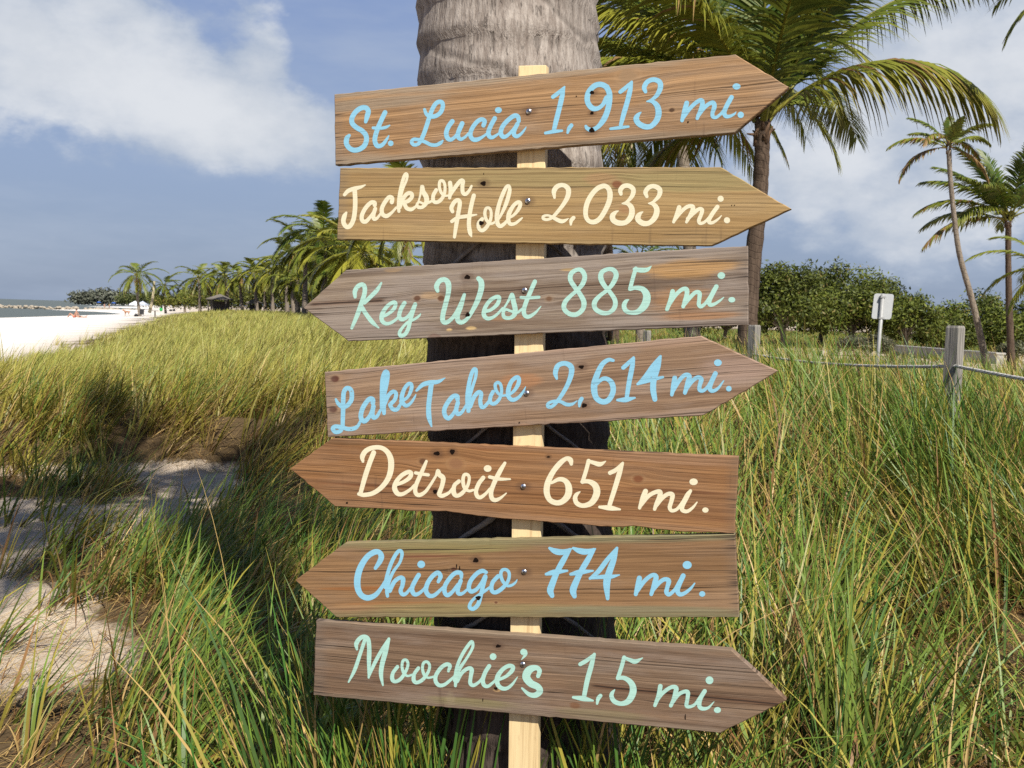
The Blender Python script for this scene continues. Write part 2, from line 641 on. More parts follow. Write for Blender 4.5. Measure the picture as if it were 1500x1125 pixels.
def paint(name, col, ctr, tilt, seed, wear=0.5):
    """brushed paint with the grain telegraphing through"""
    m, b = new_mat(name)
    ox, oy, oz = sep(coords())
    c, s = math.cos(tilt), math.sin(tilt)
    u = (ox - ctr[0]) * c + (oz - ctr[1]) * s
    v = (oz - ctr[1]) * c - (ox - ctr[0]) * s
    v = v + (noise(xyz(u * 2.6, v * 9.0, seed), 1, 3) - 0.5) * 0.016
    g2 = noise(xyz(u * 7.0, v * 330.0, seed + 3), 1, 3, 0.6)
    blot = noise(xyz(u * 60, v * 60, seed), 1, 3)
    hair = noise(xyz(u * 2.0, v * 210.0, seed + 8), 1, 2, 0.5).step(0.655, 0.70)
    cc = mix(blot, tuple(x * 0.93 for x in col), tuple(min(1, x * 1.05) for x in col))
    cc = mix(g2.step(0.52, 0.72) * 0.45 * wear, cc, tuple(x * 0.45 for x in col))
    cc = mix(hair * 0.6 * wear, cc, tuple(x * 0.3 for x in col))
    br = noise(xyz(u * 25, v * 25, seed + 2), 1, 3).step(0.35, 0.7)
    cc = mix(br * 0.22, cc, tuple(x * 0.80 for x in col))
    chip = noise(xyz(u * 130, v * 330.0, seed + 31), 1, 3, 0.6).step(0.66, 0.70) * noise(xyz(u * 14, v * 14, seed + 33), 1, 2).step(0.42, 0.62)
    cc = mix(chip * min(1.0, 0.3 + wear * 0.7), cc, (0.24, 0.16, 0.10))
    cc = mix(1.0, cc, (0.80, 0.80, 0.80), 'MULTIPLY')
    link(cc, b, 'Base Color')
    b.inputs['Roughness'].default_value = 0.5
    bump(g2, 0.35, 0.0008, b)
    return m


metal_m = simple('zinc_steel', (0.62, 0.63, 0.66), 0.28, 0.12, 300, 1.0)
slot_m = simple('dark_recess', (0.02, 0.022, 0.03), 0.6, 0.2)
hole_m, b = new_mat('nail_hole')
hn = noise(coords(), 400, 3)
link(mix(hn, (0.004, 0.003, 0.003), (0.02, 0.012, 0.009)), b, 'Base Color')
b.inputs['Specular IOR Level'].default_value = 0.0
b.inputs['Roughness'].default_value = 0.9


def outline_mesh(pts, thk, bev=0.0014, jit=0.0004):
    """plank of the given outline (s, t) with eased front arrises and slightly uneven edges; front at y = 0"""
    dense = []
    n = len(pts)
    for i in range(n):
        a, c = np.array(pts[i]), np.array(pts[(i + 1) % n])
        k = max(1, int(np.linalg.norm(c - a) / 0.012))
        for j in range(k):
            q = a + (c - a) * j / k
            if j: q = q + rng.normal(0, jit, 2)
            dense.append(q)
    d = np.array(dense)
    k = len(d)
    t = np.roll(d, -1, 0) - np.roll(d, 1, 0)
    t /= np.linalg.norm(t, axis=1)[:, None] + 1e-9
    nrm = np.stack([t[:, 1], -t[:, 0]], 1)               # left turn of a clockwise outline points inwards
    cen = d.mean(0)
    if ((cen - d) * nrm).sum() < 0: nrm = -nrm
    fr = d + nrm * bev
    v = [(p[0], 0, p[1]) for p in fr] + [(p[0], bev, p[1]) for p in d] + [(p[0], thk, p[1]) for p in d]
    f = [tuple(range(k)), tuple(range(3 * k - 1, 2 * k - 1, -1))]
    for r_ in range(2):
        for i in range(k):
            j = (i + 1) % k
            f.append((r_ * k + j, r_ * k + i, (r_ + 1) * k + i, (r_ + 1) * k + j))
    return v, f


def parse(txt, org):
    """'w: x,y[,w] x,y ...' strokes and 'o x,y,rx[,ry]' dots, in a 7.5x enlargement whose corner is org"""
    out = []
    for line in txt.strip().split(';'):
        line = line.strip()
        if not line: continue
        if line[0] == 'o':
            q = [float(k) for k in line[1:].split(',')]
            out.append(('o', org[0] + q[0] / 7.5, org[1] + q[1] / 7.5, q[2] / 7.5, (q[3] if len(q) > 3 else q[2]) / 7.5))
        else:
            w, rest = line.split(':')
            closed = w.endswith('c')
            w = float(w.rstrip('c'))
            pts = []
            for tok in rest.split():
                q = [float(k) for k in tok.split(',')]
                pts.append((org[0] + q[0] / 7.5, org[1] + q[1] / 7.5, (q[2] if len(q) > 2 else w) / 7.5))
            out.append(('s', pts, closed))
    return out


def letter_mesh(strokes, y0=-0.00022):
    V, F = [], []
    layer = 0
    for st in strokes:
        off = y0 - layer * 0.000008
        layer += 1
        if st[0] == 'o':
            n0 = len(V)
            for k in range(20):
                a = 2 * math.pi * k / 20
                s_, t_ = onplane(st[1] + st[3] * math.cos(a), st[2] + st[4] * math.sin(a))
                V.append((s_, off, t_))
            F.append(tuple(range(n0, n0 + 20)))
            continue
        pts, closed = st[1], st[2]
        cp = catmull(pts, 7, closed)
        d = np.gradient(cp[:, :2], axis=0)
        if closed:
            d[0] = d[-1] = cp[1, :2] - cp[-2, :2]
        d /= np.linalg.norm(d, axis=1)[:, None] + 1e-9
        nn = np.stack([-d[:, 1], d[:, 0]], 1)
        hw = np.maximum(cp[:, 2:3], 0.8) / 2
        n = len(cp)
        n0 = len(V)
        for i in range(n):
            o2 = off - 0.00003 * i / n
            for sg in (-1, 1):
                q = cp[i, :2] + nn[i] * hw[i] * sg
                s_, t_ = onplane(*q)
                V.append((s_, o2, t_))
        for i in range(n - 1):
            F.append((n0 + 2 * i, n0 + 2 * i + 1, n0 + 2 * i + 3, n0 + 2 * i + 2))
        if not closed:
            for e, sg in ((0, -1), (n - 1, 1)):
                c0 = len(V)
                th0 = math.atan2(nn[e][1], nn[e][0])
                o2 = off - 0.00003 * e / n
                for k in range(9):
                    a = th0 - sg * math.pi * k / 8
                    q = cp[e, :2] + np.array([math.cos(a), math.sin(a)]) * hw[e] * 0.995
                    s_, t_ = onplane(*q)
                    V.append((s_, o2, t_))
                F.append(tuple(range(c0, c0 + 9)))
    return V, F


BLUE, MINT, CREAM = (0.29, 0.62, 0.80), (0.47, 0.76, 0.65), (0.90, 0.82, 0.57)
GREEN_E = (0.20, 0.20, 0.115)
BOARDS = [
    dict(pts=[(489.5, 138), (1077, 79.5), (1156, 127.5), (1076, 194.5), (491, 242)], col=BLUE, screw=(774.7, 163.3),
         label='right-pointing brown board lettered St. Lucia 1,913 mi. in pale blue', wear=0.55,
         w=dict(ca=(0.40, 0.265, 0.165), cb=(0.31, 0.20, 0.125), cd=(0.22, 0.135, 0.08), gain=(0.98, 0.95, 0.92), seed=1.3, streak=0.55, grey=0.32,
                knots=[(984, 161.3, 0.004, (0.07, 0.04, 0.025)), (920, 110, 0.011, (0.27, 0.19, 0.12))],
                patches=[(560, 150, 0.16, 0.012, (0.26, 0.23, 0.19), 0.7), (520, 236, 0.09, 0.016, (0.27, 0.235, 0.19), 0.6)],
                edge=((0.27, 0.24, 0.20), 0.012, 0.75)),
         holes=[(867.3, 135.3, 3.4, 2.4), (867.3, 165.3, 2.6, 2.0), (867, 190.6, 4.2, 3.3), (1008, 178.7, 1.2, 1.3), (844.5, 141, 0.9, .9)],
         ink=[((490, 120), '''55: 343,438,38 360,375 372,322 345,284 290,288 228,335 192,400 196,455 240,500 300,535 345,585 350,650 315,715 240,750 175,735 132,680 137,620 162,588,36;
52: 556,335 520,410 480,500 450,590 445,655 473,703 525,692,44 568,640,34 597,592,14; 34: 425,505 500,510 560,500 605,478,18; o618,675,31;
48: 990,302,32 1008,350,40 1050,378 1110,375 1165,335 1190,275 1183,228 1150,218 1112,240 1075,300 1040,395 1010,490 982,570 958,625;
40: 950,650 915,685 870,690 847,660 872,632 935,638 1000,662 1060,690 1120,692 1165,670 1190,645,20'''),
              ((640, 100), '''52: 170,583 128,640 103,710 118,768 155,784,44 200,752,36 245,690,40 278,606; 50: 278,606 240,690 232,748 262,780,40 310,755,30 348,715,26;
48: 512,628 525,580 490,562 440,590 388,660 368,730 392,778 440,784 500,755,32 545,722,26;
50: 637,550 598,620 567,700 577,748 610,760,40 655,735,30 690,710,24; o676,460,38,33;
50: 900,580,44 890,532 850,522 782,570 722,640 702,710 727,752 770,742,40 820,695,34 868,635,34; 48: 885,612 852,680 848,728 882,748,42 930,715,30 968,668,20 981,643,8;
44: 1275,315 1332,272 1402,205,22; 54: 1395,215,30 1375,310 1345,440 1312,570 1283,690,44; 40: 1192,712,32 1285,695 1375,686,26'''),
              ((800, 90), '''44: 278,702 252,738 236,785,26;
60: 690,330 655,275 590,252 522,275 462,350 455,440 500,508 560,518,50 620,478,44 668,400; 62: 665,280 695,350 694,450 672,550 632,640 570,718,48 500,752,48 452,735,44 437,712,32;
44: 815,335 872,290 942,222,24; 54: 940,230,30 920,330 890,450 855,570 820,700,42; 38: 708,740,30 805,728 905,716,26;
52: 1092,332,40 1078,285 1112,225 1180,200 1245,225,58 1255,290,58 1218,370,48 1160,420,30 1108,440,16; 62: 1110,438,16 1170,442,44 1220,490 1236,570,68 1212,650 1150,712,56 1080,715 1015,680 990,630 1010,588,44 1042,558,14'''),
              ((960, 80), '''54: 345,532 320,625 293,725,40; 44: 305,690 380,592 450,525 505,502,50 517,545,52 492,620 460,700,38; 44: 470,670 532,590 592,540 637,530,50 648,575,52 628,640 632,680,44 665,690,36 712,658,32 765,595,36 812,520 837,468;
50: 837,468 790,550 757,632 775,676,46 822,676,34 868,652,24 887,628,8; o892,350,44,34; o938,662,35''')]),
    dict(pts=[(498, 246), (1056, 244.7), (1159.3, 306), (1042, 360), (740, 356), (493.3, 350.7)], col=CREAM, screw=(773.3, 294.4),
         label='right-pointing tan board lettered Jackson Hole 2,033 mi. in cream', wear=0.15,
         w=dict(ca=(0.40, 0.285, 0.165), cb=(0.35, 0.235, 0.13), cd=(0.26, 0.165, 0.085), gain=(0.90, 0.91, 0.86), seed=4.1, streak=0.35, grey=0.14,
                knots=[(903.5, 270, 0.0065, (0.20, 0.085, 0.045)), (915, 306, 0.0075, (0.33, 0.2, 0.11))],
                patches=[(900, 262, 0.45, 0.022, (0.30, 0.245, 0.13), 0.75), (1010, 262, 0.14, 0.024, (0.30, 0.25, 0.13), 0.7),
                         (880, 262, 0.03, 0.014, (0.36, 0.22, 0.13), 0.6)],
                edge=((0.32, 0.25, 0.14), 0.010, 0.45)),
         holes=[(708.3, 268.3, 4.0, 3.2), (705.3, 326.6, 3.6, 3.0), (1072, 300.6, 0.8, .7), (1076, 300.6, 0.8, .7), (708.8, 254.5, 0.7, 1.0)],
         ink=[((490, 230), '''46: 110,415,36 152,372 220,347 282,332,38 337,308,16; 50: 222,360 228,470 225,580 208,690 168,760 125,762 98,710 110,650 130,612,26;
46: 442,528 440,502 400,502 342,560 302,640 306,700 345,708 392,660,36 440,590,30; 44: 448,568 428,640 436,680 470,670,32 512,615,24;
46: 630,497 634,452 600,442 552,500 520,570 530,630 575,648 630,610,32 680,555,26;
38: 702,560 710,450 732,330 765,215 786,182,30 800,202,30 790,260,28 752,350,28 722,450 706,540 708,598,34; 44: 718,550 752,462 802,402 845,402 850,440 812,482 772,502 792,560 840,576 880,555,32 912,525,24;
40: 910,530,20 940,430,22 962,318,36 975,380,50 1008,440,56 1010,498,50 970,548 925,552 905,525,30 932,495,26 980,512,26 1042,498,28 1085,470,24;
42: 1118,362 1087,420 1086,478 1120,498 1170,470 1208,400,36 1214,320,32 1195,267,34 1160,267,34 1152,320,34 1167,380,34 1202,424,26 1250,424,24;
46: 1270,283 1277,360 1265,450,36; 44: 1268,430,30 1322,340 1382,265 1412,265 1406,320 1410,388 1440,408,42 1480,370,34 1506,318,26'''),
              ((640, 240), '''46: 172,525,40 160,480 200,412 240,402 252,440 236,540 215,660 193,805,34; 46: 406,348 382,440 360,560 352,670 366,760 382,802,12; 40: 165,632 230,592 330,575 436,558,16;
42: 498,605 460,650 462,708 500,732 550,690 590,610,36 596,530,32 575,487,34 540,492,34 527,550,36 547,620,36 590,658,30 640,640,26;
44: 650,640,28 700,570,30 760,440 797,310 797,250,32 770,248,38 730,320 682,450 660,570,50 667,655,48 700,685 752,648,36 785,600,26;
42: 782,600,28 850,558,32 902,490 917,435,42 890,422,42 840,462 792,550,50 787,628,46 812,662 862,654,34 912,615,28 938,594,16'''),
              ((780, 240), '''52: 242,372,28 237,300 275,247 340,235,48 392,275,56 390,350,54 350,430,46 290,510,40 222,585,36 165,612,32 120,602,36 125,573,30 180,568,26 240,598,40 310,630,46 352,625,36 396,600,10;
42: 452,592 426,622 421,668,24; 54c: 770,245 700,282 630,370 590,470 586,570,50 620,628,48 680,638 740,602 800,510 846,400,58 850,310,58 820,255,52;
50: 972,332,38 966,290 1000,247 1060,242 1107,282,54 1096,350,48 1040,415,32 985,437,14; 60: 985,437,14 1050,440,46 1090,490 1086,570,64 1030,640,54 950,650 890,620 880,572 910,535,38 942,517,14;
50: 1257,360,36 1242,310 1280,258 1340,247 1397,282,56 1390,350,48 1330,415,30 1275,435,14; 60: 1275,435,14 1330,445,46 1366,500 1350,580,62 1290,645,54 1220,655 1165,620 1160,580 1185,545,38 1212,528,14'''),
              ((960, 240), '''50: 262,478 240,550 200,640,32; 42: 212,612 280,530 350,472 407,468,48 410,510,50 375,580 342,640,32; 42: 355,605 420,542 480,497 513,508,46 502,560 478,622 492,653,38 540,640,32 600,580,32 652,510 682,472;
46: 682,472 632,540 592,608 592,643,42 632,645,34 690,607,24 727,568,10; o717,384,34; o787,620,34''')]),
    dict(pts=[(444.4, 451), (507, 395.5), (1095.3, 360), (1096, 476), (510.4, 500)], col=MINT, screw=(768.7, 425.3),
         label='left-pointing grey weathered board lettered Key West 885 mi. in mint', wear=0.8,
         w=dict(ca=(0.325, 0.265, 0.22), cb=(0.24, 0.185, 0.15), cd=(0.17, 0.115, 0.085), gain=(0.84, 0.86, 0.94), seed=7.7, streak=0.65, grey=0.62,
                knots=[(611, 437, 0.0045, (0.12, 0.06, 0.035)), (646, 437, 0.0042, (0.13, 0.06, 0.03)), (804, 437.5, 0.004, (0.16, 0.09, 0.05))],
                patches=[(1010, 395, 0.085, 0.020, (0.46, 0.27, 0.10), 0.8), (1000, 440, 0.075, 0.026, (0.37, 0.20, 0.085), 0.65),
                         (1020, 462, 0.085, 0.010, (0.36, 0.18, 0.07), 0.7), (630, 433, 0.03, 0.008, (0.47, 0.33, 0.19), 0.75),
                         (576, 396, 0.02, 0.004, (0.47, 0.31, 0.14), 0.9), (636, 492.5, 0.012, 0.006, (0.16, 0.06, 0.03), 0.9),
                         (745, 466, 0.05, 0.006, (0.36, 0.20, 0.10), 0.6), (833, 395, 0.022, 0.003, (0.50, 0.35, 0.15), 0.9),
                         (658, 482.8, 0.008, 0.0032, (0.62, 0.44, 0.2), 1.0), (690, 480.6, 0.0115, 0.0034, (0.62, 0.45, 0.21), 1.0)],
                edge=((0.25, 0.215, 0.185), 0.013, 0.6), crack=((448, 446), (560, 440))),
         holes=[(684.7, 405.6, 4.4, 2.9), (685.3, 460.7, 3.2, 3.2)],
         ink=[((500, 380), '''50: 152,412,36 150,350 187,292 235,278 258,312 254,380 225,470 180,600 115,755,32; 46: 440,258,22 392,338 330,402 255,475,44; 48: 222,520 272,600 342,690 412,752,16;
42: 440,630 512,600,36 580,540 596,482 565,474 500,520 450,600,50 446,668,48 485,704 540,698,36 600,660,30 640,618,26;
46: 695,478 658,540 636,618 660,658 710,645,38 762,590,36 812,495; 44: 812,492 787,570 760,660 736,760,44 700,822,44 655,838,44 640,805,40 670,752,32 730,690,30 800,660,28 850,625,26 872,598,12'''),
              ((620, 370), '''54: 158,422,40 146,370 180,312 235,297 275,340,62 276,440 247,560 217,680 216,748 250,768,50 310,730,42 370,650,44 420,550,46 452,460,36; 54: 452,460,36 412,590 376,690 386,752 430,764,48 490,720,40 540,640,46 600,520,58 637,400,62 637,322,62 608,285,52;
44: 670,645 740,630,36 812,570 836,502 810,486 742,520 682,600 666,680,50 700,722 760,714,36 820,670,30 872,610,24;
40: 868,640,22 930,540,26 970,462,36 982,480,48 992,540,54 1010,620,56 1000,685,50 950,718 890,708,44 880,655,34 910,625,30 960,642,28 1030,660,28 1090,615,26;
48: 1227,318 1182,420 1132,540 1106,630 1116,688 1160,704,44 1232,660,30 1294,590,10; 34: 1075,493 1160,497 1272,490'''),
              ((800, 360), '''52c: 345,262,44 280,300 266,370 312,450 372,530 415,620,58 400,700 330,755 250,745 198,690 208,620 270,550,44 340,490,42 400,420 425,340 395,275;
52c: 680,257,44 612,292 602,360,58 642,440 702,510,48 757,600 750,680 690,735,44 610,735 540,690 533,620,56 590,550,44 680,480,42 742,400 770,320,56 740,267;
40: 1158,222,8 1110,262,46 1040,268,54 972,258,42; 44: 985,250 955,350 922,475; 60: 920,480,36 980,462,44 1060,478,62 1105,545,82 1090,640,86 1020,718,62 940,735,46 875,712,52 856,655,52 878,610,42 908,592,12'''),
              ((920, 360), '''52: 490,502 470,590 428,700,42; 44: 448,650 520,545 590,482 640,478,52 647,530,52 622,610 606,668,42; 44: 617,645 680,570 742,512 785,522,50 782,590 778,645,46 802,668,42 850,632,36 902,560,38 945,485,44 970,448;
50: 970,448 922,540 892,608 902,648,46 950,640,36 1010,602,26 1052,566,10; o1025,327,42,37; o1140,593,38,30''')]),
    dict(pts=[(475.3, 545), (1026.7, 492), (1139.3, 543.5), (1046, 600), (1030, 608.5), (480, 640.5)], col=BLUE, screw=(771.7, 576),
         label='right-pointing greyish brown board lettered Lake Tahoe 2,614 mi. in pale blue', wear=0.85,
         w=dict(ca=(0.335, 0.245, 0.185), cb=(0.265, 0.185, 0.135), cd=(0.185, 0.12, 0.085), gain=(0.92, 0.90, 0.94), seed=11.9, streak=0.6, grey=0.42,
                knots=[(490.7, 555.3, 0.0066, (0.085, 0.03, 0.02)), (488, 600, 0.0062, (0.08, 0.03, 0.02))],
                patches=[(760, 560, 0.04, 0.016, (0.37, 0.19, 0.09), 0.65), (1075, 545, 0.07, 0.03, (0.32, 0.245, 0.205), 0.7),
                         (950, 500, 0.2, 0.012, (0.36, 0.25, 0.18), 0.6), (768, 623, 0.012, 0.004, (0.42, 0.23, 0.11), 0.7),
                         (664, 522, 0.03, 0.003, (0.28, 0.13, 0.07), 0.6)],
                edge=((0.30, 0.235, 0.19), 0.013, 0.55), crack=None),
         holes=[(852, 537, 4.0, 2.3), (856, 593.4, 3.8, 2.9), (760.8, 619, 1.0, 1.2)],
         ink=[((470, 510), '''50: 165,562,26 192,610,42 240,642 290,630 335,570 340,490 320,447 280,442 252,490 246,580 245,680 240,850,46; 46: 240,855 215,908 165,922 132,890 152,862 220,866 300,888 370,880 410,850,36 432,805,28;
52: 572,602 570,562 530,562 470,640 440,730 452,788 490,798 540,740,42 575,650,40; 50: 578,638 566,720 582,762 620,745,40 655,680,30;
54: 675,650 675,450 685,325 710,258,46 735,282,46 726,380,44 692,520 690,630 695,715,42; 44: 702,612 742,522 792,478 826,497 816,560 772,610 762,625 792,670 840,670 882,605,30;
42: 880,585 952,540,34 992,460 996,402 965,392 922,440 890,530,50 900,598,46 940,632 990,600,32 1030,540,24 1045,508,10;
46: 1052,465,28 1120,402,48 1200,378,52 1290,368,42 1364,328,12; 54: 1215,385 1200,500 1185,640 1190,760 1216,858,20'''),
              ((610, 510), '''50: 452,562 446,527 400,532 342,600 306,680 320,748 360,768 412,710,38 452,620,34; 48: 456,598 437,680 456,723 500,702,38 548,625,28;
46: 562,650 562,500 592,330 627,238,42 655,240,40 650,320,34 612,440,36 577,560 572,690,46; 46: 592,640 632,540 682,484 712,502 702,580 716,643 750,640,40 800,580,34 825,540,26;
42: 842,478 812,540 816,598 860,608 910,560,38 936,480,34 926,402,36 895,377,36 866,402,36 880,470,36 930,520,28 990,515,24;
46: 990,520,34 1062,480,34 1117,400 1126,335 1095,322 1042,370 1010,460,52 1016,538,48 1060,568 1120,542,36 1172,480,26 1200,425,10'''),
              ((790, 490), '''54: 192,484,28 177,420 205,342 280,317,52 347,352,62 352,430,58 316,540,50 262,640,46 200,730,42 140,790,38 97,790,42 100,757,36 160,732,32 230,737,36 300,768,42 360,765,34 416,728,10;
44: 466,705 446,740 440,788,26; 60: 812,285,34 760,278,44 690,330,54 632,450,64 602,570,72 622,688,62 690,738 760,720 810,630 800,540 750,490,50 690,490,44 630,545,34;
46: 922,365 972,320 1037,252,26; 54: 1035,260,36 1020,360 990,510 962,680,46; 46: 858,720,28 950,716,56 1050,695,22;
70: 1330,240,30 1255,350,66 1200,440,80 1130,510,54 1080,545,28; 46: 1080,545,26 1200,505 1358,468,28; 64: 1332,238,28 1305,350,56 1258,500,64 1252,610,66 1270,712,54'''),
              ((950, 490), '''54: 288,478 272,580 256,662,38; 46: 272,610 342,500 402,445 447,458,54 432,530,56 400,640,44; 46: 412,600 480,512 540,472 580,492,52 562,560 562,608,46 602,616,40 652,570,36 702,490,42 735,428;
52: 735,428 692,520 672,588 702,620,44 762,592,32 826,508,14; o762,310,43,37; o882,595,31''')]),
    dict(pts=[(425, 686.7), (486.5, 641.8), (1082, 669.3), (1075.7, 781.3), (993, 778.7), (953, 774), (928, 770.5), (900, 772.3), (860, 769), (820, 766), (749, 760.7),
              (700, 756), (673, 751.8), (653, 748.9), (633, 749), (606.7, 748.7), (560, 745.5), (491, 742)], col=CREAM, screw=(766.7, 712.7),
         label='left-pointing reddish brown board lettered Detroit 651 mi. in cream', wear=0.12,
         w=dict(ca=(0.38, 0.225, 0.125), cb=(0.30, 0.165, 0.085), cd=(0.20, 0.10, 0.05), gain=(0.78, 0.72, 0.67), seed=15.2, streak=0.5, grey=0.16,
                knots=[(935, 701.5, 0.0062, (0.20, 0.085, 0.04)), (668, 680, 0.009, (0.28, 0.16, 0.09)), (620, 676, 0.006, (0.13, 0.07, 0.04))],
                patches=[(500, 648, 0.07, 0.007, (0.13, 0.075, 0.035), 0.75), (712, 655, 0.04, 0.006, (0.25, 0.10, 0.04), 0.7),
                         (560, 712, 0.18, 0.004, (0.18, 0.075, 0.035), 0.65), (1000, 720, 0.12, 0.004, (0.17, 0.08, 0.04), 0.7),
                         (990, 672, 0.13, 0.012, (0.36, 0.245, 0.17), 0.6), (950, 755, 0.2, 0.005, (0.20, 0.10, 0.05), 0.5)],
                edge=((0.33, 0.225, 0.15), 0.012, 0.5)),
         holes=[(640, 664, 4.6, 2.6), (663, 661.5, 3.6, 3.6), (637.6, 720, 3.0, 2.8), (508.5, 736.5, 1.6, 1.4), (803.6, 669, 2.2, 1.1)],
         ink=[((500, 630), '''54: 238,345,30 232,290 272,227 350,193,50 440,195,50 510,245,56 545,330,66 543,440,64 510,540,58 440,630,52 350,692,50 250,712,46 192,702,38; 54: 356,248 312,360 262,510 212,690,46;
48: 590,602,40 682,570,40 752,520 766,472 730,462 662,500 602,570 586,640,56 620,698,52 680,700,42 760,650,34 802,605,28;
46: 935,342,30 902,420,42 852,530 817,620 816,688 855,714 920,680,38 980,600,32 1042,500,28; 36: 816,470 880,482 955,492;
48: 1042,500,28 1062,445,40 1078,490,52 1118,525,54 1110,600 1082,680 1075,708,44 1110,722,44 1180,690,34 1222,640,28;
44: 1292,562 1242,610 1236,688,54 1270,722 1330,690 1388,610,36 1406,530,34 1390,492,36 1352,492,38 1337,550,40 1352,630,40 1400,668,32 1450,658,28'''),
              ((620, 640), '''46: 660,448 612,510 581,590 592,648 630,664,42 690,620,34 735,565,26; o708,347,43,37;
50: 897,287,34 842,380 782,500 747,600 752,668 790,694,46 850,670,32 913,618,14; 38: 730,440 830,462 955,464,20'''),
              ((780, 640), '''58: 427,297,38 416,253 372,238,46 302,290 222,390 167,510,66 157,610,66 190,690 260,723 330,708,62 390,640,74 398,550,72 360,482,56 290,466,46 210,505,30;
38: 804,268,12 742,300,50 670,282,44 610,262,34; 44: 617,262 592,360 550,495; 60: 545,492,40 620,490,50 690,535,70 706,620,76 652,720,64 560,755,50 490,730,52 468,672,50 488,628,40 522,603,14;
46: 852,395 920,360 992,286,28; 54: 988,296,34 955,400 910,550 848,745,48; 46: 738,770,32 850,780,56 962,796,22'''),
              ((900, 650), '''56: 342,522 312,600 277,705,36; 46: 292,670 372,576 450,532 500,530,54 497,580,54 462,660 442,718,38; 46: 457,680 522,600 590,552 637,562,52 627,630 608,698,46 632,735,40 690,716,36 752,640,38 802,560 836,517,34;
52: 836,517,36 792,590 747,680 748,728,48 800,742,40 862,700,30 908,642,14; o870,418,46,37; o1000,728,35,29''')]),
    dict(pts=[(432.4, 850), (506, 795), (1076.7, 782.5), (1082.7, 904.5), (492.8, 904.4)], col=BLUE, screw=(768, 837.6),
         label='left-pointing brown board with mossy edges lettered Chicago 774 mi. in pale blue', wear=0.15,
         w=dict(ca=(0.37, 0.235, 0.14), cb=(0.29, 0.18, 0.105), cd=(0.215, 0.125, 0.07), gain=(0.80, 0.78, 0.77), seed=19.6, streak=0.5, grey=0.2,
                knots=[(665, 834.5, 0.0055, (0.10, 0.045, 0.03)), (726.5, 882.5, 0.0022, (0.15, 0.07, 0.04))],
                patches=[(540, 862, 0.11, 0.005, (0.30, 0.13, 0.045), 0.8), (580, 884, 0.12, 0.004, (0.33, 0.16, 0.06), 0.65),
                         (660, 800, 0.22, 0.016, (0.265, 0.25, 0.115), 0.8), (680, 895, 0.25, 0.014, (0.255, 0.235, 0.12), 0.75),
                         (950, 788, 0.2, 0.010, (0.225, 0.225, 0.145), 0.85), (950, 897, 0.22, 0.013, (0.22, 0.225, 0.15), 0.8),
                         (620, 815, 0.08, 0.002, (0.18, 0.075, 0.045), 0.8)],
                edge=((0.235, 0.23, 0.135), 0.014, 0.75)),
         holes=[(697.3, 820.3, 3.9, 3.3), (701, 875.6, 3.9, 3.0), (669, 829, 0.8, 3.2), (673.5, 832, 0.8, 3.5)],
         ink=[((500, 780), '''62: 375,392,38 422,320,56 440,262 415,217,56 360,217 282,270 212,380,68 178,500,72 181,610,68 220,688 290,718 370,690,54 432,620,42 482,535,32;
42: 482,600 502,480 552,330 612,222 652,202,40 667,242,38 642,330,32 572,430,34 522,540 502,640 508,698,36; 46: 532,642 582,542 642,497 677,512,54 672,580 652,638 672,678,46 712,670,38 765,605,28;
50: 850,467 812,530 777,610 792,668 830,680,42 890,640,34 935,585,26; o878,350,43,41;
50: 1066,540,38 1090,482 1060,442 1002,480 947,560 931,640 965,693 1020,690,44 1080,640,36 1135,585,28;
48: 1320,492,36 1312,447 1260,442 1202,490 1142,580 1136,658 1170,688 1222,650,40 1282,570,36; 46: 1312,530 1282,620 1286,668 1330,670,36 1395,615,26'''),
              ((620, 780), '''48: 692,437,38 650,422 590,450 522,530 501,610 530,648 590,620,42 642,550,38 682,482; 46: 684,488 657,590 632,690 602,790,48 550,838,46 510,818,44 527,762,34 590,700,32 680,640,34 735,598,26;
46: 822,480 762,550 751,630 790,658 860,620 928,540,38 946,460,36 920,412,36 870,412,36 852,460,38 872,530,38 920,583,32 970,580,30 1012,550,24 1032,518,10'''),
              ((780, 780), '''50: 188,172,30 250,205,64 330,215,62 425,180,20; 62: 408,190,40 342,300,62 272,430,62 212,580,72 196,640,72 216,695,50; 46: 150,458,32 240,437,60 382,420,24;
50: 448,172,30 520,202,62 600,210,62 690,180,20; 62: 672,190,42 602,310,62 532,430,62 467,570,72 446,640,74 462,700,50; 46: 420,458,32 520,437,58 665,420,20;
48: 928,168,26 822,300,52 722,430,52 632,505,30; 46: 632,503,26 760,488 860,486 955,466,14; 62: 930,170,28 892,300,62 842,440,74 816,560,78 826,725,40'''),
              ((900, 780), '''58: 275,502 257,590 235,678,44; 46: 252,640 332,532 412,470 457,485,56 442,560,56 405,678,42; 46: 422,630 492,552 552,514 597,532,54 582,600 572,655,50 602,680,44 662,630,38 712,550,44 756,475;
54: 756,475 712,570 692,638 722,680,48 782,660,40 842,610,30 882,558,16; o800,357,50,44; o965,675,34,31''')]),
    dict(pts=[(462.8, 909), (1071.3, 952), (1152, 1026), (1055, 1074), (459, 1018.4)], col=MINT, screw=(766, 973),
         label="right-pointing dark brown board lettered Moochie's 1,5 mi. in mint", wear=0.55,
         w=dict(ca=(0.29, 0.205, 0.15), cb=(0.225, 0.15, 0.11), cd=(0.155, 0.10, 0.07), gain=(0.76, 0.76, 0.80), seed=23.4, streak=0.55, grey=0.38,
                knots=[(727, 1010, 0.003, (0.12, 0.07, 0.035))],
                patches=[(690, 1030, 0.13, 0.011, (0.24, 0.215, 0.105), 0.8), (880, 1048, 0.1, 0.010, (0.235, 0.205, 0.115), 0.7),
                         (660, 1025, 0.012, 0.02, (0.33, 0.28, 0.18), 0.5), (795, 1000, 0.05, 0.02, (0.28, 0.18, 0.11), 0.5),
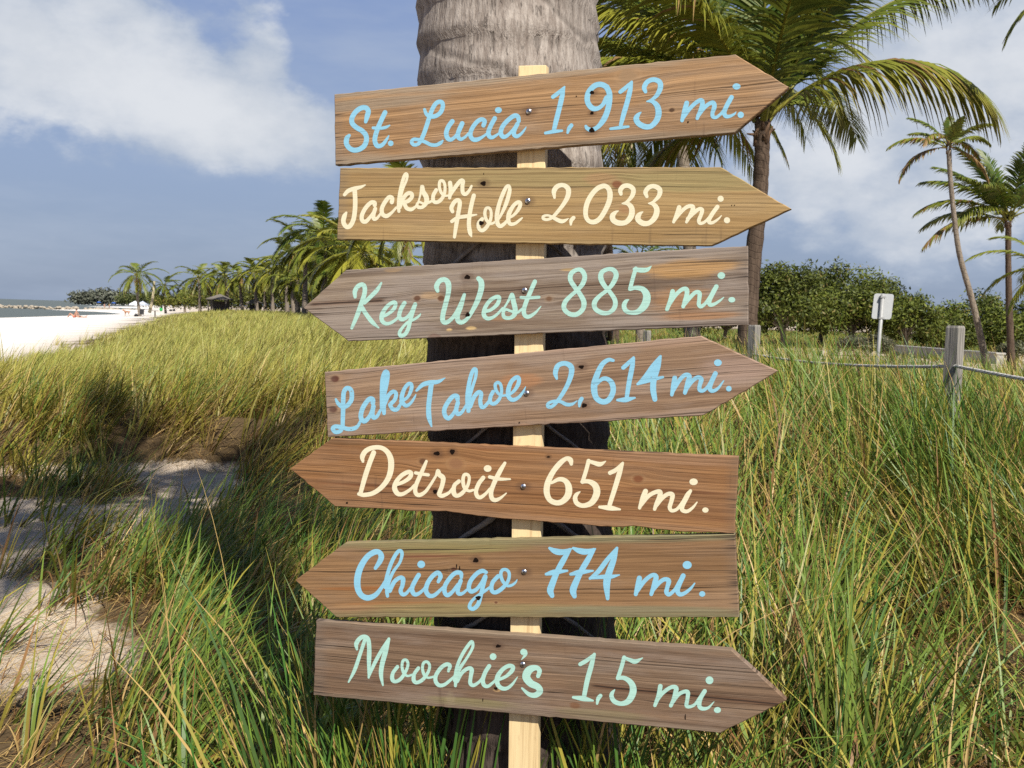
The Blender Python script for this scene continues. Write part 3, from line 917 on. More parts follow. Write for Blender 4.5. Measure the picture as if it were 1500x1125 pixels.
                         (842, 1033, 0.010, 0.006, (0.20, 0.10, 0.05), 0.8), (728, 1011, 0.008, 0.004, (0.5, 0.34, 0.16), 0.9),
                         (700, 925, 0.25, 0.006, (0.33, 0.26, 0.18), 0.6)],
                edge=((0.245, 0.20, 0.15), 0.013, 0.55), crack=((860, 1004), (1142, 1032))),
         holes=[(730, 946, 3.6, 2.2), (726.5, 1008, 2.6, 1.7), (1004, 1050, 0.8, 4.5), (707.5, 1025, 0.6, 2.4)],
         ink=[((490, 910), '''48: 247,308,26 240,248 280,188 330,170 370,200 382,300 380,420 376,620,22; 40: 332,210 282,360 222,535 155,668,18; 40: 376,618,20 432,480 512,330 598,192,30; 48: 598,194,32 562,330,54 522,480,52 512,590,46 532,702,20;
40: 692,500 642,570 636,638,46 670,662 730,630 788,540,34 808,470,32 790,427,32 755,432,32 742,490,32 757,560,34 800,600,26 852,588,24;
40: 922,515 877,580 871,648,46 905,673 970,640 1028,560,34 1046,490,32 1020,447,32 980,457,32 967,520,32 987,590,34 1030,620,26 1092,608,24;
44: 1252,547,30 1268,492 1235,472 1172,510 1117,590 1112,658 1150,703 1210,695,38 1280,640,32 1325,595,24'''),
              ((620, 910), '''38: 345,650 372,500 432,360 512,242 540,230,36 542,290,32 482,400,30 402,520 362,620 354,708,34; 42: 372,660 422,570 492,518 532,532,50 522,610 517,678,44 550,704,40 610,670,32 655,612,24;
46: 725,492 682,560 656,640 667,698 710,714,38 770,670,30 815,622,24; o768,388,37;
46: 815,645,36 902,610,36 970,550 986,502 940,490 872,530 817,610,54 817,688,50 860,734 920,736,40 980,690,30 1036,612,10;
o1102,338,36,36; 40: 1122,330,40 1124,365,36 1080,422,8; 70: 1262,603,44 1278,545,52 1240,510,56 1165,535,84 1132,610,88 1180,680,80 1258,720,72 1282,770,68 1230,812,60 1160,800,46 1085,735,22'''),
              ((820, 930), '''44: 225,322 302,277 382,208,24; 54: 380,212,34 346,340 302,500 264,690,48; 46: 148,685,30 260,700,56 366,722,20;
44: 447,668 422,700 410,755,26; 38: 910,252,10 832,292,50 770,275,42 710,250,32; 44: 707,247 682,340 638,475; 60: 635,474,38 712,474,48 787,532,64 806,620,76 760,720,68 680,755,50 600,730,52 568,672,48 580,632,38 604,602,12'''),
              ((940, 940), '''50: 205,488 187,590 145,700,38; 42: 162,650 232,562 322,500 377,505,50 372,560,52 347,640 320,702,42; 42: 342,660 402,582 467,548 507,558,48 502,630 492,698,44 522,714,38 582,690,32 642,610,36 692,540;
48: 692,542 647,620 632,698 662,734,44 730,725,30 796,658,8; o745,423,43; o832,750,39,33''')]),
]

SPLIT = [(583, 785, 985), (785, 975), (630, 806, 965), (606, 785, 976), (770, 928), (775, 915), (805, 950)]      # word breaks along each board
for bi, B in enumerate(BOARDS):
    pts = [onplane(*p) for p in B['pts']]
    P = np.array(pts)
    ctr = P.mean(0)
    # tilt from the long edges (the two longest sides of the outline's ends)
    top = [p for p in B['pts']]
    la, ra = {0: ((489.5, 138), (1077, 79.5)), 1: ((498, 246), (1056, 244.7)), 2: ((507, 395.5), (1095.3, 360)), 3: ((475.3, 545), (1026.7, 492)),
              4: ((486.5, 641.8), (1082, 669.3)), 5: ((506, 795), (1076.7, 782.5)), 6: ((462.8, 909), (1071.3, 952))}[bi]
    lb, rb = {0: ((491, 242), (1076, 194.5)), 1: ((493.3, 350.7), (1042, 360)), 2: ((510.4, 500), (1096, 476)), 3: ((480, 640.5), (1030, 608.5)),
              4: ((491, 742), (1075.7, 781.3)), 5: ((492.8, 904.4), (1082.7, 904.5)), 6: ((459, 1018.4), (1055, 1074))}[bi]
    e1 = np.array(onplane(*ra)) - np.array(onplane(*la))
    e2 = np.array(onplane(*rb)) - np.array(onplane(*lb))
    tilt = 0.5 * (math.atan2(e1[1], e1[0]) + math.atan2(e2[1], e2[0]))
    mid = [np.array(onplane(*q)) for q in (la, ra, rb, lb)]
    ctr = sum(mid) / 4
    half = 0.25 * (np.linalg.norm(mid[0] - mid[3]) + np.linalg.norm(mid[1] - mid[2]))
    wm = wood('weathered_wood_%d' % bi, ctr, tilt, half, stains=[(h[0], h[1], max(h[2], h[3])) for h in B['holes'] if h[2] > 2] + [(B['screw'][0], B['screw'][1], 4.6)],
              ends_px=la if bi in (0, 1, 3, 6) else ra, **B['w'])
    v, f = outline_mesh(pts, THK)
    mbd = MB()
    mbd.add(v, f, 0)
    for h in B['holes']:
        hv = []
        for k in range(14):
            a = 2 * math.pi * k / 14
            rr = 1 + 0.16 * math.sin(3 * a + h[0]) + random.uniform(-.1, .1)
            s_, t_ = onplane(h[0] + h[2] * rr * math.cos(a), h[1] + h[3] * rr * math.sin(a))
            hv.append((s_, -0.0007, t_))
        mbd.add(hv, [tuple(range(14))], 1)
    bo = mbd.build('arrow_board', None, sign, mats=[wm, hole_m])
    bo['label'] = B['label']
    words = {}
    for gi, (org, txt) in enumerate(B['ink']):
        for st in parse(txt, org):
            mx = st[1] if st[0] == 'o' else sum(p[0] for p in st[1]) / len(st[1])
            words.setdefault(-1 if bi == 1 and gi == 0 else int(np.searchsorted(SPLIT[bi], mx)), []).append(st)
    pm_ = paint('sign_paint_%d' % bi, B['col'], ctr, tilt, B['w']['seed'], B['wear'])
    for wk in sorted(words):
        V, F = letter_mesh(words[wk])
        make('painted_word', V, F, pm_, bo)
    sx, sz = onplane(*B['screw'])
    sc = MB().dome((sx, -0.0005, sz), (0, -1, 0), 0.0054, 0.0026, 18, 5, 0)
    rt = Matrix.Rotation(0.4 + bi * 0.7, 4, 'Y').to_3x3()
    sc.box((sx, -0.0027, sz), (0.0056, 0.0012, 0.0013), rt, 1)
    sc.box((sx, -0.00272, sz), (0.0013, 0.0012, 0.0056), rt, 1)
    sc.build('screw', None, bo, True, [metal_m, slot_m])

# the post: a pale new pine stake
m, b = new_mat('new_pine')
ox, oy, oz = sep(coords())
g1 = noise(xyz(ox * 150, oy * 150, oz * 4), 1, 4, 0.6)
g2 = noise(xyz(ox * 40, oy * 40, oz * 1.5), 1, 3)
pc = mix(g2, (0.70, 0.52, 0.265), (0.78, 0.62, 0.35))
pc = mix(g1.step(0.46, 0.72) * 0.6, pc, (0.42, 0.27, 0.12))
pc = mix(noise(xyz(ox * 90, oy * 90, oz * 30), 1, 3).step(0.6, 0.75) * 0.3, pc, (0.3, 0.2, 0.1))
link(pc, b, 'Base Color')
b.inputs['Roughness'].default_value = 0.7
bump(g1, 0.25, 0.001, b)
tl = onplane(759.6, 96.5, THK + 0.002)
tr = onplane(800.3, 95.5, THK + 0.002)
bl = onplane(744.8, 1125, THK + 0.002)
br = onplane(788.0, 1125, THK + 0.002)
k = (bl[1] - (-0.35)) / (tl[1] - bl[1])
bl2 = (bl[0] + (bl[0] - tl[0]) * k, -0.35)
br2 = (br[0] + (br[0] - tr[0]) * k, -0.35)
fy, by = THK + 0.0005, THK + 0.0195
pv = [(bl2[0], fy, bl2[1]), (br2[0], fy, br2[1]), (br2[0], by, br2[1]), (bl2[0], by, bl2[1]),
      (tl[0], fy, tl[1]), (tr[0], fy, tr[1]), (tr[0], by, tr[1]), (tl[0], by, tl[1])]
po = make('post', pv, [(3, 2, 1, 0), (4, 5, 6, 7), (0, 1, 5, 4), (1, 2, 6, 5), (2, 3, 7, 6), (3, 0, 4, 7)], m, sign)
bv = po.modifiers.new('ease', 'BEVEL')
bv.width = 0.0012
bv.segments = 2

# ------------------------------------------------------------------ palms
def tint_mat(name, rough=0.6, trans=0.25, var=0.3, scale=30.0, bmp=0.0):
    """leaf material: own colour per leaf from the mesh, a little light passes through"""
    m, b = new_mat(name)
    a = X.nt.nodes.new('ShaderNodeAttribute')
    a.attribute_name = 'tint'
    n = noise(coords(), scale, 3)
    col = mix(n.step(0.3, 0.7) * var, mix(1.0, a.outputs['Color'], (0.86, 0.86, 0.86), 'MULTIPLY'), mix(1.0, a.outputs['Color'], (0.55, 0.5, 0.42), 'MULTIPLY'))
    link(col, b, 'Base Color')
    b.inputs['Roughness'].default_value = rough
    b.inputs['Specular IOR Level'].default_value = 0.3
    if trans:
        t = X.nt.nodes.new('ShaderNodeBsdfTranslucent')
        X.nt.links.new(col, t.inputs[0])
        mx = X.nt.nodes.new('ShaderNodeMixShader')
        mx.inputs[0].default_value = trans
        X.nt.links.new(b.outputs[0], mx.inputs[1])
        X.nt.links.new(t.outputs[0], mx.inputs[2])
        X.nt.links.new(mx.outputs[0], X.nt.nodes['Material Output'].inputs[0])
    return m


frond_m = tint_mat('palm_leaf', 0.42, 0.22, 0.3, 14)
leaf_m = tint_mat('broad_leaf', 0.55, 0.25, 0.3, 5)


def trunk_mat(name, ca, cb, ring=9.0, fib=60.0, bmp=1.0, tilt=0.35, low_shade=False, fiss=0.15):
    m, b = new_mat(name)
    x, y, z = sep(coords())
    n0 = noise(xyz(x * 6, y * 6, z * 3), 1, 4)
    fb = noise(xyz(x * fib, y * fib, z * fib * 0.10), 1, 5, 0.65)
    f2 = noise(xyz(x * fib * 2.4, y * fib * 2.4, z * fib * 0.5), 1, 3, 0.6)
    zz = z + (n0 - 0.5) * 0.16 + x * tilt
    rg = X.m('FRACT', zz * ring)
    groove = rg.step(0.0, 0.10) * rg.step(1.0, 0.93)
    col = mix(fb.step(0.3, 0.7), ca, cb)
    col = mix(f2.step(0.55, 0.72) * 0.55, col, tuple(c * 0.38 for c in ca))
    col = mix(n0.step(0.5, 0.75) * 0.4, col, tuple(c * 0.55 for c in ca))
    col = mix((1.0 - groove) * 0.35, col, tuple(c * 0.45 for c in ca))
    if low_shade:
        col = mix((z + (n0 - 0.5) * 0.5).step(1.75, 1.45) * 0.95, col, mix(fb.step(0.35, 0.7), (0.035, 0.025, 0.02), (0.085, 0.062, 0.048)))  # shade of the sign boards painted into the lower bark colour
    fis = noise(xyz(x * fib * 1.3, y * fib * 1.3, z * 5), 1, 3, 0.6).step(0.60, 0.68)
    col = mix(fis * fiss, col, tuple(c * 0.25 for c in ca))
    col = mix(1.0, col, (0.84, 0.82, 0.80), 'MULTIPLY')
    link(col, b, 'Base Color')
    b.inputs['Roughness'].default_value = 0.92
    b.inputs['Specular IOR Level'].default_value = 0.15
    bump(fb * 0.8 + f2 * 0.6 - fis * fiss + groove * 0.5 + rg * 0.3, 0.8, 0.012 * bmp, b)
    return m


bark_far = trunk_mat('palm_bark', (0.20, 0.165, 0.13), (0.34, 0.29, 0.235), 7.0, 24, 1.5)
bark_dark = trunk_mat('palm_bark_brown', (0.075, 0.052, 0.038), (0.15, 0.108, 0.078), 9.0, 24, 1.0)
sheath_m = simple('leaf_sheath', (0.15, 0.085, 0.045), 0.9, 0.55, 18, 0, 0.6)

GRN, YEL, BRN = (0.075, 0.135, 0.020), (0.36, 0.34, 0.04), (0.26, 0.145, 0.05)


def lerp3(a, b, t): return tuple(x + (y - x) * t for x, y in zip(a, b))


def frond(base, azm, e0, arc, L, n=40, leaf=0.55, wid=0.034, segs=3, tone=0.2, hang=0.6, seed=0, twist=0.0, dead=0.0, tip_yel=0.3):
    """one pinnate frond: arching midrib with strap leaflets that droop. returns verts, quads, colours"""
    rs = np.random.default_rng(seed)
    N = 15
    t = np.linspace(0, 1, N)
    ang = e0 - arc * t ** 1.35
    side = np.array([-math.sin(azm), math.cos(azm), 0])
    fw = np.array([math.cos(azm), math.sin(azm), 0])
    up = np.array([0, 0, 1.0])
    T = np.cos(ang)[:, None] * fw + np.sin(ang)[:, None] * up
    wob = twist * t ** 2
    T = T + side * wob[:, None]
    T /= np.linalg.norm(T, axis=1)[:, None]
    P = np.zeros((N, 3))
    P[1:] = np.cumsum((T[:-1] + T[1:]) / 2, 0) * (L / (N - 1))
    P += np.asarray(base)
    V, F, K = [], [], []
    # midrib, four-sided
    for i in range(N):
        w = 0.022 * (1 - t[i]) ** 0.8 * (L / 3.2) + 0.004
        if t[i] < 0.08: w *= 1.9
        nn = np.cross(T[i], side)
        for a, c in ((1, 0), (0, 1), (-1, 0), (0, -1)):
            V.append(P[i] + side * a * w + nn * c * w * 0.7)
            K.append(lerp3(lerp3((0.17, 0.17, 0.04), YEL, min(1, tone + 0.3)), BRN, dead))
    for i in range(N - 1):
        for k in range(4):
            F.append((i * 4 + k, i * 4 + (k + 1) % 4, i * 4 + 4 + (k + 1) % 4, i * 4 + 4 + k))
    down = np.array([0, 0, -1.0])
    for j in range(n):
        tt = 0.13 + 0.86 * (j + 0.5) / n
        for sg in (-1, 1):
            tj = min(0.995, max(0.1, tt + rs.normal(0, 0.006)))
            fi = tj * (N - 1)
            i0 = min(int(fi), N - 2)
            fr = fi - i0
            p = P[i0] * (1 - fr) + P[i0 + 1] * fr
            tg = T[i0] * (1 - fr) + T[i0 + 1] * fr
            nn = np.cross(side, tg)
            if nn[2] < 0: nn = -nn
            ll = leaf * (math.sin(math.pi * (0.16 + 0.80 * tj)) ** 0.55) * (1 + rs.normal(0, 0.09))
            if dead and rs.random() < dead * 0.5: ll *= rs.uniform(0.2, 0.7)
            d = side * sg * (0.85 - 0.35 * tj) + tg * (0.55 + 0.5 * tj) + nn * (0.22 - 0.1 * tj) + rs.normal(0, 0.05, 3)
            d /= np.linalg.norm(d)
            hg = hang * rs.uniform(0.75, 1.25)
            w0 = wid * (0.7 + 0.5 * math.sin(math.pi * tj)) * rs.uniform(0.85, 1.1)
            ly = np.clip(tone + rs.normal(0, 0.13), 0, 1)
            base_c = lerp3(GRN, YEL, ly)
            if rs.random() < dead: base_c = lerp3(BRN, (0.33, 0.22, 0.1), rs.random() * 0.7)
            q = p.copy()
            n0 = len(V)
            wv = np.cross(d, nn)
            wv /= np.linalg.norm(wv) + 1e-9
            wv = wv * 0.8 + nn * 0.45 * sg
            for s in range(segs + 1):
                f = s / segs
                hw = w0 * 0.5 * (1 - f ** 1.6) * (0.55 + 0.45 * min(1, f * 5)) + 0.0015
                V.append(q - wv * hw)
                V.append(q + wv * hw)
                cc = lerp3(base_c, lerp3(YEL, BRN, 0.5), tip_yel * max(0, f - 0.45) / 0.55)
                K.append(cc)
                K.append(cc)
                d2 = d + down * hg * (f + 0.25) * 1.1
                d2 /= np.linalg.norm(d2)
                q = q + d2 * ll / segs
            for s in range(segs):
                a = n0 + 2 * s
                F.append((a, a + 1, a + 3, a + 2))
    return np.array(V), np.array(F), np.array(K)


def trunk_tube(pts, rads, mat, parent, n=14, flare=True, name='trunk'):
    cp = catmull([list(p) + [r] for p, r in zip(pts, rads)], 10)
    mb = MB()
    rr = cp[:, 3].copy()
    for i in range(len(rr)):
        rr[i] *= 1 + 0.035 * math.sin(i * 2.1) + random.uniform(-.02, .02)
    mb.tube([Vector(p) for p in cp[:, :3]], list(rr), n)
    return mb.build(name, mat, parent, True)


def crown_fronds(n, L, seed, lo=-0.5, hi=1.35, tone=0.2, **kw):
    """a spiral of fronds from upright young ones to hanging old ones"""
    rs = np.random.default_rng(seed)
    out = []
    for i in range(n):
        f = (i + 0.5) / n
        e0 = hi + (lo - hi) * f ** 0.85 + rs.normal(0, 0.08)
        azm = i * 2.39996 + seed + rs.normal(0, 0.15)
        a = dict(azm=azm, e0=e0, arc=0.85 + 0.6 * math.sin(math.pi * min(1, f + 0.1)) + rs.normal(0, 0.12),
                 L=L * (0.72 + 0.35 * math.sin(math.pi * min(1, 0.25 + f * 0.75))) * rs.uniform(0.9, 1.08),
                 tone=min(1, tone + 0.5 * max(0, f - 0.55) + rs.uniform(-.08, .12)), hang=0.45 + 0.55 * f,
                 dead=0.0 if f < 0.82 else (f - 0.82) * 3.0, seed=seed * 100 + i, twist=rs.normal(0, 0.18))
        a.update(kw)
        out.append(a)
    return out


def palm(label, base, pts, rads, top, fronds, detail, bark, group=None, split=True, sheath=True, name='palm_tree', cat='palm tree', n=12):
    """pts: trunk points from the ground up (world); fronds: list of frond argument dicts, growing from top"""
    t = thing(name, label, cat, base, 0, group)
    b0 = np.array(base, float)
    tr = trunk_tube([np.array(p) - b0 for p in pts], rads, bark, t, n)
    top = np.array(top, float) - b0
    acc = []
    for i, a in enumerate(fronds):
        a = dict(a)
        rr = 0.10 * (rads[-1] / 0.12)
        p = top + np.array([math.cos(a['azm']) * rr, math.sin(a['azm']) * rr, random.uniform(-.12, .1)])
        v, f, k = frond(p, n=detail[0], segs=detail[1], wid=detail[2], leaf=a.pop('leaf', 0.23 * a['L']), **a)
        if split:
            make('frond', v, f, frond_m, t, k)
        else:
            acc.append((v, f, k))
    if acc:
        off, vs, fs, ks = 0, [], [], []
        for v, f, k in acc:
            vs.append(v)
            fs.append(f + off)
            ks.append(k)
            off += len(v)
        make('crown', np.concatenate(vs), np.concatenate(fs), frond_m, t, np.concatenate(ks))
    if sheath:
        mb = MB()
        r0 = rads[-1]
        for i in range(16):
            an = i * 2.4
            h = random.uniform(-0.35, 0.15) * r0 / 0.12
            d = Vector((math.cos(an), math.sin(an), 0))
            p = Vector(top) + d * r0 * 0.8 + Vector((0, 0, h))
            ln = random.uniform(0.18, 0.42) * r0 / 0.12
            out = random.uniform(0.2, 1.0)
            mb.tube([p - Vector((0, 0, ln * 0.5)), p, p + d * ln * out * 0.5 + Vector((0, 0, ln * 0.5 * random.uniform(-1, 1)))],
                    [r0 * 0.30, r0 * 0.34, r0 * 0.09], 6)
        mb.build('leaf_sheath', sheath_m, t, True)
    return t


def gz(x, y): return float(ground(np.array([x]), np.array([y]))[0])


# --- the big palm right behind the post
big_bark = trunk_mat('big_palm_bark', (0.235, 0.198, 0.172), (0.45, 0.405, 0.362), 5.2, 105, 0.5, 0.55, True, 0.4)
TY = 2.045
tp = at(743.5, 30, TY)
bp = at(769, 900, TY)
dirn = (tp - bp) / (tp.z - bp.z)
def tpt(z): return bp + dirn * (z - bp.z)
bt = thing('palm_tree', 'thick grey palm trunk standing directly behind the mileage signpost', 'palm tree',
           (tpt(0.0).x, tpt(0.0).y, -0.05))
n_a, n_z = 96, 420
za = np.linspace(-0.1, 6.2, n_z)
an = np.linspace(0, 2 * math.pi, n_a, endpoint=False)
ZA, AN = np.meshgrid(za, an, indexing='ij')
rad0 = np.interp(za, [-0.1, 0.15, 0.6, 1.3, 1.75, 2.1, 3.0, 7.6], [0.215, 0.20, 0.188, 0.181, 0.180, 0.176, 0.165, 0.13])
# leaf scars: tilted uneven ledges round the trunk
sc_z = ZA + 0.035 * np.sin(AN + 0.6) + 0.016 * np.sin(2 * AN + ZA * 3.0) + 0.010 * np.sin(3 * AN + 2.0 + ZA * 5)
ph = (sc_z * 13.5) % 1.0
ledge = np.where(ph < 0.10, ph / 0.10, ((1 - ph) / 0.90) ** 1.3)
amp = 0.005 + 0.008 * vnoise(AN * 1.6, ZA * 4.0, 4)
RAD = rad0[:, None] * (1 + 0.02 * np.sin(2 * AN + 1.1)) + ledge * amp
RAD += (fbm(AN * 5, ZA * 5, 31) - 0.5) * 0.004 + (vnoise(AN * 38, ZA * 26, 8) - 0.5) * 0.0025
lean = np.array([[tpt(z).x - tpt(0).x, tpt(z).y - tpt(0).y] for z in za])
TVx = lean[:, 0:1] + RAD * np.cos(AN)
TVy = lean[:, 1:2] + RAD * np.sin(AN)
tv = np.stack([TVx, TVy, ZA + 0.05], -1).reshape(-1, 3)
ti = np.arange(n_z * n_a).reshape(n_z, n_a)
tf = np.stack([ti[:-1], np.roll(ti, -1, 1)[:-1], np.roll(ti, -1, 1)[1:], ti[1:]], -1).reshape(-1, 4)
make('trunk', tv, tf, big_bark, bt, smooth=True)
topb = np.array([lean[-1, 0], lean[-1, 1], 6.2])
for i, a in enumerate(crown_fronds(24, 2.5, 5, lo=-0.30, hi=1.2)):
    a['leaf'] = 0.62
    p = topb + np.array([math.cos(a['azm']) * 0.1, math.sin(a['azm']) * 0.1, random.uniform(-.1, .1)])
    v, f, k = frond(p, n=40, segs=2, wid=0.06, **a)
    make('frond', v, f, frond_m, bt, k)

# twine round the trunk: runs out from behind the boards and slants down both sides
twine_m = simple('grey_twine', (0.22, 0.19, 0.165), 0.95, 0.4, 120, 0, 0.5)
TW = [(770, 315, 'frayed grey twine round the trunk, crossing under the Jackson Hole and Key West boards', 0.0046, 0.23),
      (770, 590, 'frayed grey twine round the trunk, crossing under the Lake Tahoe board', 0.0036, 0.23),
      (770, 727, 'thick grey twine round the trunk, crossing under the Detroit board', 0.0060, 0.22),
      (770, 862, 'frayed grey twine round the trunk, crossing under the Chicago board', 0.0040, 0.22)]
for pxx, pyy, lab, rr, drop in TW:
    z0 = at(pxx, pyy, 1.86).z
    pts = []
    for i in range(61):
        a = -math.pi / 2 + (i / 60 - 0.5) * 2 * math.pi       # 0.5 = the front
        d = abs(i / 60 - 0.5) * 2
        z = z0 - drop * min(1, d * 2.0) - 0.01 * d + random.uniform(-.002, .002)
        c = tpt(z)
        r_ = float(np.interp(z, za, rad0)) + 0.015
        pts.append(Vector((c.x + r_ * math.cos(a), c.y + r_ * math.sin(a), z)))
    o = thing('twine', lab, 'twine', pts[30], 0, 'twine ties round the big trunk')
    mb = MB().tube([p - pts[30] for p in pts], [rr * random.uniform(0.8, 1.2) for _ in pts], 6)
    mb.build('loop', twine_m, o, True)

# --- the palm at upper right, brown trunk, big arching fronds
Y1 = 16.0
c1 = at(1117, 168, Y1)
pts1 = [at(1094, 560, Y1), at(1094, 500, Y1), at(1101, 400, Y1), at(1112, 300, Y1), at(1116, 230, Y1), at(1117, 175, Y1)]
pts1[0].z = gz(pts1[0].x, Y1) - 0.1
F1 = [dict(azm=-0.12, e0=0.76, arc=1.75, L=3.05, tone=0.5, hang=1.6, seed=11, leaf=0.92, twist=0.05, tip_yel=0.8, dead=0.08),
      dict(azm=0.25, e0=0.98, arc=1.0, L=3.9, tone=0.25, hang=1.1, seed=12, leaf=0.75),
      dict(azm=-0.9, e0=1.05, arc=0.8, L=3.6, tone=0.15, hang=0.9, seed=13, leaf=0.7),
      dict(azm=1.4, e0=1.35, arc=0.5, L=3.4, tone=0.08, hang=0.5, seed=14, leaf=0.7),
      dict(azm=2.2, e0=1.2, arc=0.7, L=3.5, tone=0.12, hang=0.6, seed=15, leaf=0.7),
      dict(azm=3.0, e0=0.95, arc=0.95, L=3.6, tone=0.2, hang=0.8, seed=16, leaf=0.75),
      dict(azm=3.35, e0=0.55, arc=1.3, L=3.3, tone=0.6, hang=1.3, seed=17, leaf=0.8, dead=0.12),
      dict(azm=-2.4, e0=0.8, arc=1.1, L=3.2, tone=0.55, hang=1.2, seed=18, leaf=0.78, dead=0.08),
      dict(azm=-1.6, e0=0.95, arc=1.0, L=3.3, tone=0.3, hang=1.0, seed=19, leaf=0.72),
      dict(azm=2.7, e0=-0.1, arc=1.1, L=1.9, tone=0.6, hang=1.2, seed=20, leaf=0.6, dead=0.2),
      dict(azm=0.9, e0=0.6, arc=1.2, L=3.4, tone=0.25, hang=1.0, seed=21, leaf=0.72),
      dict(azm=1.9, e0=0.5, arc=1.3, L=3.4, tone=0.3, hang=1.0, seed=22, leaf=0.72),
      dict(azm=-2.9, e0=0.25, arc=1.35, L=2.6, tone=0.7, hang=1.4, seed=24, leaf=0.7, dead=0.15),
      dict(azm=-1.9, e0=1.38, arc=0.55, L=3.3, tone=0.1, hang=0.5, seed=25, leaf=0.7),
      dict(azm=2.5, e0=0.75, arc=1.2, L=3.5, tone=0.55, hang=1.2, seed=26, leaf=0.8, dead=0.1),
      dict(azm=0.1, e0=1.25, arc=0.7, L=3.6, tone=0.15, hang=0.7, seed=27, leaf=0.7),
      dict(azm=3.1, e0=1.2, arc=0.8, L=3.4, tone=0.12, hang=0.7, seed=28, leaf=0.75),
      dict(azm=2.85, e0=0.7, arc=1.05, L=3.7, tone=0.3, hang=1.0, seed=29, leaf=0.8),
      dict(azm=-2.75, e0=1.05, arc=1.0, L=3.4, tone=0.35, hang=1.0, seed=30, leaf=0.8),
      dict(azm=3.3, e0=0.85, arc=1.2, L=3.3, tone=0.75, hang=1.4, seed=31, leaf=0.8, dead=0.1),
      dict(azm=-0.5, e0=1.3, arc=0.6, L=3.3, tone=0.1, hang=0.6, seed=32, leaf=0.75),
      dict(azm=0.7, e0=1.1, arc=0.8, L=3.5, tone=0.2, hang=0.8, seed=33, leaf=0.75)]
palm('brown trunked palm behind the arrow tips, its long frond arching over to the right', (pts1[0].x, Y1, pts1[0].z),
     [tuple(p) for p in pts1], [0.22, 0.165, 0.14, 0.125, 0.12, 0.125], c1, [dict(a, L=a['L'] * 1.33, leaf=a['leaf'] * 1.5) for a in F1], (100, 4, 0.052), bark_dark, n=18)

# --- two palms behind the St. Lucia board
Y2 = 21.0
c2 = at(968, 78, Y2)
p2 = [at(1016, 540, Y2), at(1010, 362, Y2), at(1000, 230, Y2), at(986, 150, Y2), at(970, 90, Y2)]
F2 = crown_fronds(24, 4.6, 8, lo=-0.6, hi=1.2, tone=0.45)
palm('slim palm with golden drooping fronds, trunk crossing the gap below the St. Lucia board', tuple(p2[0]),
     [tuple(p) for p in p2], [0.2, 0.135, 0.125, 0.12, 0.12], c2, F2, (44, 3, 0.05), bark_far)
Y3 = 23.0
c3 = at(872, 150, Y3)
p3 = [at(900, 560, Y3), at(889, 366, Y3), at(876, 235, Y3), at(873, 190, Y3), at(872, 155, Y3)]
F3 = crown_fronds(22, 3.6, 3, lo=-0.9, hi=1.2, tone=0.30)
palm('dark trunked palm half hidden by the right edge of the thick grey trunk', tuple(p3[0]),
     [tuple(p) for p in p3], [0.2, 0.14, 0.13, 0.125, 0.13], c3, F3, (40, 3, 0.05), bark_dark)
Y9 = 34.0
c9 = at(938, 376, Y9)
p9 = [at(938, 520, Y9), at(938, 440, Y9), at(938, 385, Y9)]
palm('low young palm whose green tips show over the Key West board', tuple(p9[0]), [tuple(p) for p in p9],
     [0.18, 0.15, 0.13], c9, crown_fronds(14, 2.0, 4, lo=-0.3, hi=1.3, tone=0.05), (24, 2, 0.06), bark_far, split=False)

# --- palms at the right
Y4 = 28.5
c4 = at(1390, 212, Y4)
p4 = [at(1447, 548, Y4), at(1441, 515, Y4), at(1424, 440, Y4), at(1406, 375, Y4), at(1398, 320, Y4), at(1392, 260, Y4), at(1390, 220, Y4)]
F4 = [dict(azm=0.2, e0=0.75, arc=1.5, L=1.45, tone=0.35, hang=1.1, seed=41), dict(azm=3.0, e0=0.55, arc=1.3, L=1.75, tone=0.4, hang=1.1, seed=42, dead=0.15),
      dict(azm=3.4, e0=-0.05, arc=1.3, L=2.0, tone=0.6, hang=1.2, seed=43, dead=0.8), dict(azm=-0.3, e0=-0.3, arc=1.2, L=1.6, tone=0.6, hang=1.2, seed=44, dead=0.9),
      dict(azm=1.2, e0=1.2, arc=0.6, L=1.1, tone=0.1, hang=0.5, seed=45), dict(azm=-1.7, e0=0.9, arc=0.9, L=1.3, tone=0.25, hang=0.8, seed=46),
      dict(azm=2.1, e0=0.8, arc=0.9, L=1.5, tone=0.3, hang=0.8, seed=47), dict(azm=-2.4, e0=0.35, arc=1.3, L=1.7, tone=0.5, hang=1.2, seed=48, dead=0.5),
      dict(azm=0.5, e0=0.25, arc=1.2, L=1.5, tone=0.5, hang=1.1, seed=49, dead=0.4)]
palm('tall leaning palm with a small ragged half dead crown at the right', tuple(p4[0]), [tuple(p) for p in p4],
     [0.14, 0.10, 0.085, 0.075, 0.07, 0.065, 0.07], c4, F4 + [dict(azm=0.9, e0=0.9, arc=0.9, L=1.35, tone=0.2, hang=0.8, seed=68), dict(azm=-0.9, e0=0.7, arc=1.1, L=1.4, tone=0.3, hang=1.0, seed=69), dict(azm=2.6, e0=1.0, arc=0.8, L=1.4, tone=0.15, hang=0.8, seed=70)], (34, 3, 0.075), bark_far)
Y5 = 30.0
c5 = at(1477, 318, Y5)
p5 = [at(1481, 552, Y5), at(1481, 520, Y5), at(1478, 440, Y5), at(1477, 380, Y5), at(1477, 325, Y5)]
